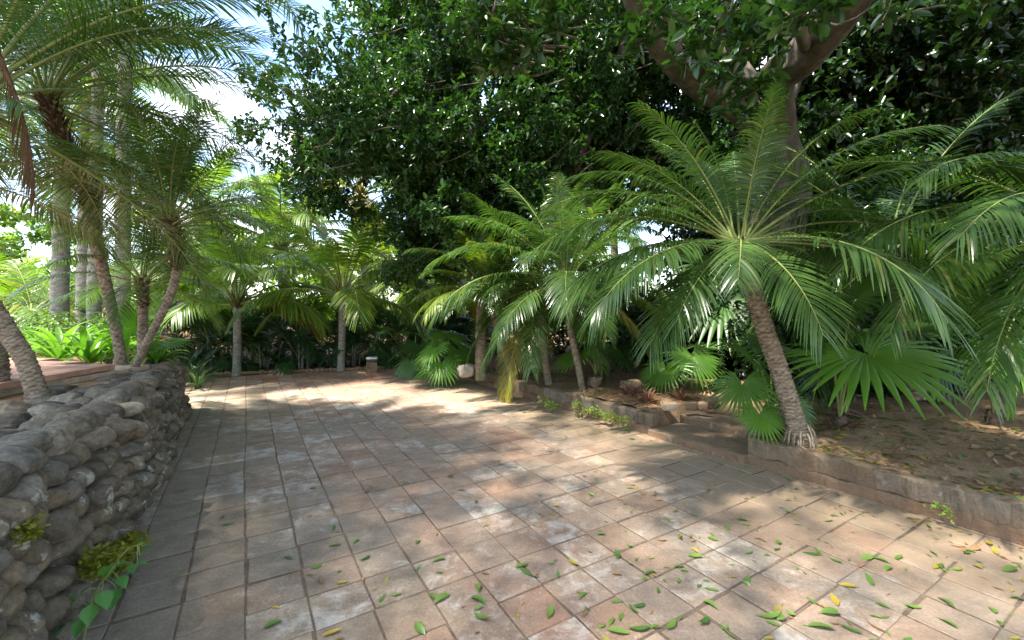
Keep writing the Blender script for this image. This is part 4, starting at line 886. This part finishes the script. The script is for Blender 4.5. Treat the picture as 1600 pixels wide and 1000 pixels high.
# ------------------------------------------------------------------ dark hedge of feathery palms at the far end
GH = 'hedge of dark feathery palms behind the far edge of the paving'
rr = random.Random(77)
def clump(base, n, sc, mat, label, group, name='hedge_palm', cat='palm', sp='areca', cls=(0, 1, 1, 2, 2, 3, 3, 4, 4, 5), spread=.28):
    root = thing(name, label, cat, base, group)
    st_ = MB()
    for k in range(7):
        a = rr.random() * 6.28; r_ = rr.random() * spread; e = np.array([math.cos(a) * r_, math.sin(a) * r_, 0])
        tube(st_, [e + [0, 0, -.05], e * 1.3 + [0, 0, .35], e * 1.6 + [0, 0, rr.uniform(.4, .8)]], [.022, .018, .014], 6, 6, 0)
    st_.build('stems', M['trunk_g'], root)
    for k in range(n):
        a = rr.random() * 360; r_ = rr.random() * spread
        add_frond(root, (math.cos(R(a)) * r_, math.sin(R(a)) * r_, rr.uniform(.05, .75) * sc), sp, a + rr.uniform(-40, 40), rr.choice(cls), sc * rr.uniform(.75, 1.15), mat, rr=rr)
    return root
A_, B_ = np.array([-9.6, 10.1, 0]), np.array([-.2, 12.2, 0])
for k in range(15):
    c = A_ + (B_ - A_) * (k / 14) + np.array([rr.uniform(-.15, .15), rr.uniform(-.1, .5) + .25, 0])
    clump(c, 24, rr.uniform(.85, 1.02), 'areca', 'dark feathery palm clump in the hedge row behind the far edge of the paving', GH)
for k in range(13):
    c = A_ + (B_ - A_) * (k / 12) + np.array([rr.uniform(-.2, .2), 1.25 + rr.uniform(-.2, .2), 0])
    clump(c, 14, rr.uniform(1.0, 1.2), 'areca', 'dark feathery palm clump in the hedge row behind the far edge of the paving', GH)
# sunlit feathery palms in the left garden
GG = 'sunlit feathery palms in the left garden'
for (x, y, sc) in ((-13.5, 11.5, 1.5), (-11.6, 10.6, 1.3), (-15.5, 13, 1.6), (-12.5, 13.5, 1.5), (-10.2, 12.6, 1.4), (-17, 11, 1.5), (-14.2, 9.8, 1.2), (-9.6, 14.2, 1.5), (-18, 15, 1.8)):
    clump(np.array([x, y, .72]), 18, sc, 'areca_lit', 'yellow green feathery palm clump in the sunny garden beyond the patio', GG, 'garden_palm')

# ------------------------------------------------------------------ strap-leaved plants, shrub, small plants
def strap_plant(name, label, cat, base, n, L, w, mat, seed, group=None, e=(35, 85), droop=75, zsc=1.0):
    rs = np.random.RandomState(seed); mb = MB()
    for k in range(n):
        az = k * 2.4 + rs.normal(0, .3); e0 = math.radians(rs.uniform(*e)); l = L * rs.uniform(.7, 1.15); dr = math.radians(droop * rs.uniform(.6, 1.4)); m = 9
        s = np.linspace(0, 1, m); ang = e0 - dr * s ** 1.6; dx = np.concatenate([[0], np.cumsum(np.cos(ang[:-1]))]) * l / (m - 1); dz = np.concatenate([[0], np.cumsum(np.sin(ang[:-1]))]) * l / (m - 1)
        o = np.array([math.cos(az), math.sin(az), 0]); sd = np.array([-o[1], o[0], 0]); b_ = o * .03 + rs.normal(0, .02, 3) * [1, 1, 0]
        C = b_ + o[None] * dx[:, None] + np.array([0, 0, 1])[None] * dz[:, None] * zsc
        wp = w / 2 * np.interp(s, [0, .12, .5, .8, 1], [.55, .8, 1, .7, .05]); nrm = np.stack([-np.sin(ang)[:, None] * o[None], ], 0)[0] + np.cos(ang)[:, None] * np.array([0, 0, 1])
        V = np.stack([C - sd * wp[:, None] + nrm * wp[:, None] * .35, C, C + sd * wp[:, None] + nrm * wp[:, None] * .35], 1).reshape(-1, 3)
        q = [[i * 3 + j, i * 3 + j + 1, i * 3 + j + 4, i * 3 + j + 3] for i in range(m - 1) for j in (0, 1)]
        mb.add(V, q, 0, rs.rand())
    return tag(mb.build(name, M[mat], None, tuple(base)), label, cat, group)
GLY = 'strap leaved lilies on the terrace'
for i, (px, py, d, n, L) in enumerate(((95, 560, 6.2, 34, .8), (140, 562, 6.0, 36, .8), (178, 558, 6.5, 28, .7), (120, 548, 7.0, 30, .75), (70, 545, 7.2, 26, .75), (165, 545, 7.3, 26, .75), (245, 565, 6.2, 20, .45))):
    c = P(px, py, d); c[2] = .8
    strap_plant('lily_plant', ['bright green broad strap lily leaning over the patio edge, leftmost at the front', 'bright green broad strap lily close left of the twin palm stems, front row', 'bright green strap lily touching the tall curved stem', 'green strap lily in the second row behind the patio lilies', 'green strap lily at the back left beside the leafy shrub', 'green strap lily behind the tall curved stem', 'small lily between the curved stems and the wall corner'][i], 'plant', c, n, L, .075, 'lily', 200 + i, GLY, (18, 75), 85)
c = P(232, 545, 6.3); c[2] = .8
fan_palm('young fan palm with pleated upright blade behind the twin stems', c, [(205, 520, 0, 48, 170, -65, 'fan_light'), (214, 505, .1, 45, -120, -60, 'fan_light'), (262, 535, -.1, 38, -20, 10, 'fan')], seed=12, group=None)
for i, (px, py, d, n, L, w) in enumerate(((310, 603, 8.4, 30, .5, .03), (303, 585, 8.9, 26, .6, .035), (316, 590, 9.3, 22, .4, .03))):
    c = P(px, py, d); c[2] = 0
    strap_plant('striped_plant', ['narrow striped leaf tuft at the foot of the wall end', 'taller striped leaf tuft just behind the wall end', 'small striped leaf tuft nearest the hedge beyond the wall end'][i], 'plant', c, n, L, w, 'strip', 220 + i, 'striped tufts at the wall end', (30, 85), 80)
rs = np.random.RandomState(5)
shc = P(65, 510, 8.2); sh = thing('leafy_shrub', 'low clipped shrub with small pale leaves behind the lilies', 'shrub', (shc[0], shc[1], .75))
Cc = np.stack([rs.uniform(-1.9, 1.5, 170), rs.uniform(-.7, .7, 170), rs.uniform(.05, .62, 170)], 1); mb = MB(); leaf_cloud(mb, Cc, .17, 60, .055, rs, asp=.62); mb.build('foliage', M['shrub'], sh)
mb = MB()
for k in range(14): tube(mb, [(rs.uniform(-1.6, 1.3), rs.uniform(-.4, .4), -.05), (rs.uniform(-1.6, 1.3), 0, .5)], [.012, .006], 5, 5, 0)
mb.build('stems', M['twig'], sh)

def vine():
    """trailing stem with paired ovate leaves at the foot of the wall"""
    base = P(128, 985, 2.05); base[2] = .02; root = thing('vine', 'young climbing vine with broad bright green leaves at the foot of the wall', 'plant', base)
    pts = [base, P(150, 925, 2.05), P(172, 893, 2.06), P(188, 870, 2.08), P(205, 855, 2.1), P(218, 852, 2.1)]
    mb = MB(); C = tube(mb, [p - base for p in pts], [.005, .003], 6, 24, 0, rnd=.4); mb.build('stem', M['rachis'], root)
    rs = np.random.RandomState(3)
    def leaf(px, py, d, L, az, tl, wf=.72):
        mb = MB(); m = 8; s = np.linspace(0, 1, m); F = np.array([math.cos(az) * math.cos(tl), math.sin(az) * math.cos(tl), -math.sin(tl)]); B = unit(np.cross([0, 0, 1.], F)); Nn = np.cross(F, B)
        wp = L * wf / 2 * np.interp(s, [0, .08, .25, .45, .65, .85, 1], [.05, .62, 1, .98, .68, .25, .0])
        c = P(px, py, d) - base - F * L * .4; ctr = c + F * (s * L)[:, None] - Nn * (L * .18 * s ** 2)[:, None]
        jag = 1 + .07 * np.sin(np.arange(m) * 2.4)
        rows = [ctr + sg * B * (wp * jag)[:, None] * f + Nn * (wp * .3 * f)[:, None] for sg, f in ((-1, 1), (-1, .5), (1, 0), (1, .5), (1, 1))]
        V = np.stack(rows, 1).reshape(-1, 3); q = [[i * 5 + j, i * 5 + j + 1, i * 5 + j + 6, i * 5 + j + 5] for i in range(m - 1) for j in range(4)]
        mb.add(V, q, 0, rs.rand()); k = int(np.argmin(np.linalg.norm(C - c, axis=1))); tube(mb, [C[k], (C[k] + c) / 2 + [0, 0, .01], c], [.0022, .0018], 5, 6, 1, rnd=.3)
        mb.build('leaf', [M['vine'], M['rachis']], root)
    for (px, py, d, L, a, t) in ((123, 928, 2.0, .105, 170, 25), (107, 945, 2.02, .1, 190, 40), (140, 958, 1.98, .105, -60, 50), (122, 980, 1.98, .1, -80, 55), (163, 935, 2.0, .1, -30, 45), (178, 932, 2.02, .105, -60, 55),
                                 (170, 890, 2.03, .115, 130, 40), (195, 880, 2.08, .085, 80, 20), (190, 908, 2.05, .085, -10, 35), (207, 887, 2.08, .07, -40, 20), (222, 880, 2.1, .06, 20, 20), (225, 865, 2.12, .055, 70, 0), (218, 850, 2.12, .06, 160, 0), (95, 985, 2.0, .1, 200, 40), (230, 852, 2.14, .05, 60, 10)):
        leaf(px, py, d + rs.uniform(-.02, .03), L * rs.uniform(.75, 1.0), R(a + rs.uniform(-20, 20)), R(t + rs.uniform(-15, 10)))
vine()
def tuft(name, label, cat, spots, size, mat, seed, group=None, per=48, asp=.5):
    rs = np.random.RandomState(seed); base = np.asarray(spots[0][:3], float); mb = MB()
    leaf_cloud(mb, [np.asarray(s[:3]) - base for s in spots], np.array([s[3] for s in spots]), per, size, rs, asp=asp)
    return tag(mb.build(name, M[mat], None, tuple(base)), label, cat, group)
def wf(px, py, n_off=0.0):      # point on the wall face along a pixel's ray
    ray = np.array([(px - HX) / FPX, 1, -(py - HY) / FPX]); best = None
    for s in np.arange(1.2, 9, .01):
        p = ray * s + [0, 0, CAMH]; t, n = p @ D1, p @ N1; h = wall_h(t); z = p[2]
        if n < wall_n(t) - .16 * max(z, 0) / h + .03: return p + N1 * n_off
    return ray * 2 + [0, 0, CAMH]
tuft('fern', 'mossy yellow green fern tuft growing from the lower wall behind the vine', 'fern', [(*wf(x, y, .05), .07) for x, y in ((172, 862), (186, 852), (150, 872), (140, 885), (160, 890), (198, 848), (130, 875), (175, 880), (120, 890))], .026, 'fern', 301, None, 150, .6)
tuft('fern', 'small yellow fern sprig at the left frame edge of the wall', 'fern', [(*wf(x, y, .04), .04) for x, y in ((14, 838), (30, 830), (6, 842), (22, 836))], .022, 'fern', 302, None, 70, .6)
for i, (px, py, r_, lb) in enumerate(((790, 612, .1, 'blue green weed sprouting from the kerb face below the leaning stems'), (858, 632, .07, 'small pale weed low on the kerb face'), (908, 640, .1, 'pale weed on the kerb face under the slim front palm'), (938, 650, .09, 'bright weed on the kerb face near the steps'), (965, 658, .1, 'pale grey weed spreading over the kerb corner beside the steps'))):
    g = G(px, py + 6, .05); tuft('weed', lb, 'weed', [(g[0] + a, g[1] + b_, .13 + c_, r_) for a, b_, c_ in ((0, -.06, 0), (.08, -.1, -.03), (-.08, -.02, .04))], .05, 'weed' if i else 'strip', 310 + i, 'weeds on the kerb', 36, .55)
g = G(1468, 792, .12); tuft('weed', 'tiny pale weed growing from the near kerb below the litter', 'weed', [(g[0] - .03, g[1] - .03, .13, .05), (g[0], g[1] - .06, .1, .04)], .03, 'weed', 320, 'weeds on the kerb', 40, .6)
for i, (px, py, lb) in enumerate(((985, 618, 'withered red brown seedling beside the tan boulder'), (1012, 628, 'withered red brown seedling nearest the kerb corner'), (1062, 622, 'withered red brown seedling under the star bladed fan palm'), (1310, 668, 'dead brown leaf tuft at the base of the big fan blade'))):
    g = G(px, py, .28); strap_plant('dead_seedling', lb, 'plant', (g[0], g[1], .26), 26, .28, .03, 'sprout', 330 + i, 'withered seedlings in the bed', (15, 85), 110)
mb = MB(); g = G(1290, 655, .27)
for k in range(24):
    a = random.random() * 6.28; l = random.uniform(.1, .28); o_ = np.array([math.cos(a), math.sin(a), 0]); c = np.array([random.uniform(-.15, .15), random.uniform(-.1, .1), .02 + random.random() * .1])
    tube(mb, [c - o_ * l / 2, c + [0, 0, .03], c + o_ * l / 2], [.012, .015, .006], 5, 5, 0)
tag(mb.build('frond_stubs', M['husk'], None, (g[0] + .25, g[1], .25)), 'heap of dead brown frond stubs in the bed right of the leaning stem', 'debris')

# ------------------------------------------------------------------ fallen leaves
def fallen_mesh(seed, mat):
    rs = np.random.RandomState(seed); mb = MB(); m = 6; s = np.linspace(0, 1, m); L = 1.0; W = rs.uniform(.3, .46) / 2
    wp = W * np.interp(s, [0, .15, .45, .75, .92, 1], [.12, .6, 1, .85, .4, .02]); curl = rs.uniform(-.5, .7); fold = rs.uniform(.1, .55); bend = rs.uniform(-.2, .2)
    C = np.stack([s - .5, bend * (s - .5) ** 2 * 2, .06 + curl * (s - .5) ** 2 * .7], 1)
    V = np.stack([C + np.stack([0 * s, -wp, wp * fold], 1), C, C + np.stack([0 * s, wp, wp * fold * rs.uniform(.3, 1.6)], 1)], 1).reshape(-1, 3)
    V[:, 2] -= V[:, 2].min() - .015
    mb.add(V, [[i * 3 + j, i * 3 + j + 1, i * 3 + j + 4, i * 3 + j + 3] for i in range(m - 1) for j in (0, 1)], 0, rs.rand())
    tube(mb, [C[0] + [-.16, rs.uniform(-.05, .05), .0], C[0]], [.012, .018], 4, 3, 0, rnd=.5, cap=False)
    return mb.mesh('fallen_leaf', [M[mat]])
FLM = {m: [fallen_mesh(i * 7 + len(m), m) for i in range(7)] for m in ('fall_g', 'fall_y', 'fall_b')}
LBL = {'fall_g': ('green leaf fallen flat on the paving', 'green leaves fallen on the paving'), 'fall_y': ('yellow leaf fallen on the paving', 'yellow leaves fallen on the paving'), 'fall_b': ('dry brown leaf fallen on the paving', 'brown leaves fallen on the paving')}
rr = random.Random(19)
def drop_leaf(x, y, z, L, mat, label=None):
    o = link('fallen_leaf', rr.choice(FLM[mat]), None, (x, y, z)); o.rotation_euler = (rr.gauss(0, .12), rr.gauss(0, .12), rr.random() * 6.28); o.scale = (L, L, L)
    lb, gr = LBL[mat]; tag(o, label or lb, 'leaf', gr); return o
placed = []
hand = [(690, 935, .12, 'fall_g'), (748, 918, .1, 'fall_g'), (748, 938, .11, 'fall_g'), (752, 966, .1, 'fall_g'), (686, 875, .09, 'fall_g'), (655, 985, .1, 'fall_g'), (425, 976, .1, 'fall_g'), (430, 950, .05, 'fall_y'), (571, 873, .08, 'fall_g'), (523, 853, .09, 'fall_g'), (556, 846, .07, 'fall_g'), (652, 848, .06, 'fall_g'),
        (816, 885, .1, 'fall_g'), (822, 895, .1, 'fall_g'), (604, 908, .06, 'fall_y'), (496, 886, .07, 'fall_g'), (520, 825, .08, 'fall_g'), (450, 872, .07, 'fall_g'), (860, 958, .1, 'fall_g'), (966, 990, .12, 'fall_g'), (1000, 985, .12, 'fall_g'), (1050, 978, .1, 'fall_g'), (1102, 972, .1, 'fall_g'), (1138, 990, .1, 'fall_g'),
        (1205, 965, .13, 'fall_g'), (1215, 955, .1, 'fall_y'), (1282, 980, .13, 'fall_g'), (1300, 960, .12, 'fall_g'), (1305, 940, .1, 'fall_y'), (1375, 965, .1, 'fall_g'), (1330, 985, .1, 'fall_g'), (1480, 942, .1, 'fall_g'), (1268, 866, .11, 'fall_g'), (1278, 862, .08, 'fall_g'), (1355, 872, .1, 'fall_g'), (1360, 908, .11, 'fall_g'), (1326, 917, .09, 'fall_y'), (1168, 910, .1, 'fall_g'), (1015, 896, .1, 'fall_g'),
        (1086, 870, .1, 'fall_g'), (1085, 860, .08, 'fall_y'), (1470, 885, .09, 'fall_g'), (1500, 890, .07, 'fall_y'), (1505, 860, .08, 'fall_b'), (1580, 892, .13, 'fall_g'), (1555, 862, .11, 'fall_y'), (1545, 850, .1, 'fall_y'), (1525, 858, .12, 'fall_b'), (965, 868, .1, 'fall_g'), (1062, 838, .07, 'fall_y'), (895, 880, .09, 'fall_y'), (1000, 948, .08, 'fall_g'), (1110, 945, .09, 'fall_g')]
for px, py, L, mt in hand:
    g = G(px, py); placed.append(g); drop_leaf(g[0], g[1], .002, L * .95, mt)
g = G(518, 990); drop_leaf(g[0], g[1], .003, .085, 'fall_y', 'bright yellow leaf fallen on a tile joint left of centre at the bottom')
cnt = 0
while cnt < 215:
    px, py = rr.uniform(300, 1600), 640 + 360 * rr.random() ** 1.25
    g = G(px, py); m = float((g - K0) @ KM)
    w = np.interp(px, [300, 480, 800, 1000, 1300, 1600], [.08, .2, .5, .9, 1, .9]) * np.interp(py, [640, 700, 800, 1000], [.8, 1, 1, .5])
    if rr.random() > w or m > -.12 or g @ N1 < -.4: continue
    if cnt > 40 and rr.random() < .45:
        q = rr.choice(placed); g = q + np.array([rr.gauss(0, .09), rr.gauss(0, .09), 0])
        if float((g - K0) @ KM) > -.12: continue
    placed.append(g); cnt += 1
    mt = rr.choices(['fall_g', 'fall_y', 'fall_b'], [.66, .1, .24])[0]; drop_leaf(g[0], g[1], .002, rr.choice((.035, .04, .05, .06, .068, .078)), mt)
# litter on the bed: too much of it to count
rs = np.random.RandomState(9); mb = MB()
def litter(n, ur, mr_, mats, size):
    for k in range(n):
        u, m = rs.uniform(*ur), mr_[0] + (mr_[1] - mr_[0]) * rs.rand() ** 1.5
        if 5.0 < u < 6.3 and m < 1.2: continue
        p = UK(u, m); z = float(bed_z(np.array([[p[0]]]), np.array([[p[1]]]))[0, 0]) + .006; L = rs.uniform(.5, 1.2) * size; a = rs.rand() * 6.28
        f = np.array([math.cos(a), math.sin(a), rs.normal(0, .12)]); sd = np.array([-f[1], f[0], rs.normal(0, .15)]); w_ = L * rs.uniform(.12, .24); c = np.array([p[0], p[1], z + L * .05])
        mb.add([c - f * L / 2, c - f * L * .1 + sd * w_ + [0, 0, .01 * rs.rand()], c + f * L / 2, c - f * L * .1 - sd * w_ + [0, 0, .012 * rs.rand()]], [[0, 1, 2, 3]], int(rs.choice(len(mats), p=mats)), rs.rand())
litter(1250, (6.3, 10), (.1, 2.4), (.28, .2, .52), .1); litter(700, (0, 5.1), (.1, 1.6), (.12, .2, .68), .075); litter(260, (6.0, 9.5), (1.2, 4), (.15, .15, .7), .08)
tag(mb.build('leaf_litter', [M['fall_g'], M['fall_y'], M['fall_b']]), 'scattered green and brown leaf litter on the bed soil', 'litter', kind='stuff')
mb = MB()
for k in range(230):   # clods and grit
    u, m = rs.uniform(0, 9.8), .08 + 2.4 * rs.rand() ** 1.6
    if 5.0 < u < 6.3 and m < 1.2: continue
    p = UK(u, m); z = float(bed_z(np.array([[p[0]]]), np.array([[p[1]]]))[0, 0]); r_ = .008 + .022 * rs.rand() ** 3
    rock(mb, (p[0], p[1], z + r_ * .3), (r_ * 2, r_ * 1.7, r_ * 1.3), None, 3, .3, .4, 0, .5)
tag(mb.build('soil_clods', M['soil']), 'small clods and grit on the bed soil', 'soil', kind='stuff')
mb = MB()
for k in range(900):   # crumbs and bits on the paving joints, near kerb and wall
    if rs.rand() < .65: p = UK(rs.uniform(-.5, 9.5), -abs(rs.normal(0, .35)) - .04)
    else: p = TN(rs.uniform(1, 11), rs.uniform(-.6, 4))
    L = rs.uniform(.006, .03); a = rs.rand() * 6.28; f = np.array([math.cos(a), math.sin(a), 0]) * L; sd = np.array([-f[1], f[0], 0]) * .3; c = p + [0, 0, .006]
    mb.add([c - f, c + sd + [0, 0, .003], c + f, c - sd + [0, 0, .004]], [[0, 1, 2, 3]], int(rs.choice(3, p=(.15, .2, .65))), rs.rand())
tag(mb.build('leaf_crumbs', [M['fall_g'], M['fall_y'], M['fall_b']]), 'small dry leaf crumbs blown along kerb and joints', 'litter', kind='stuff')
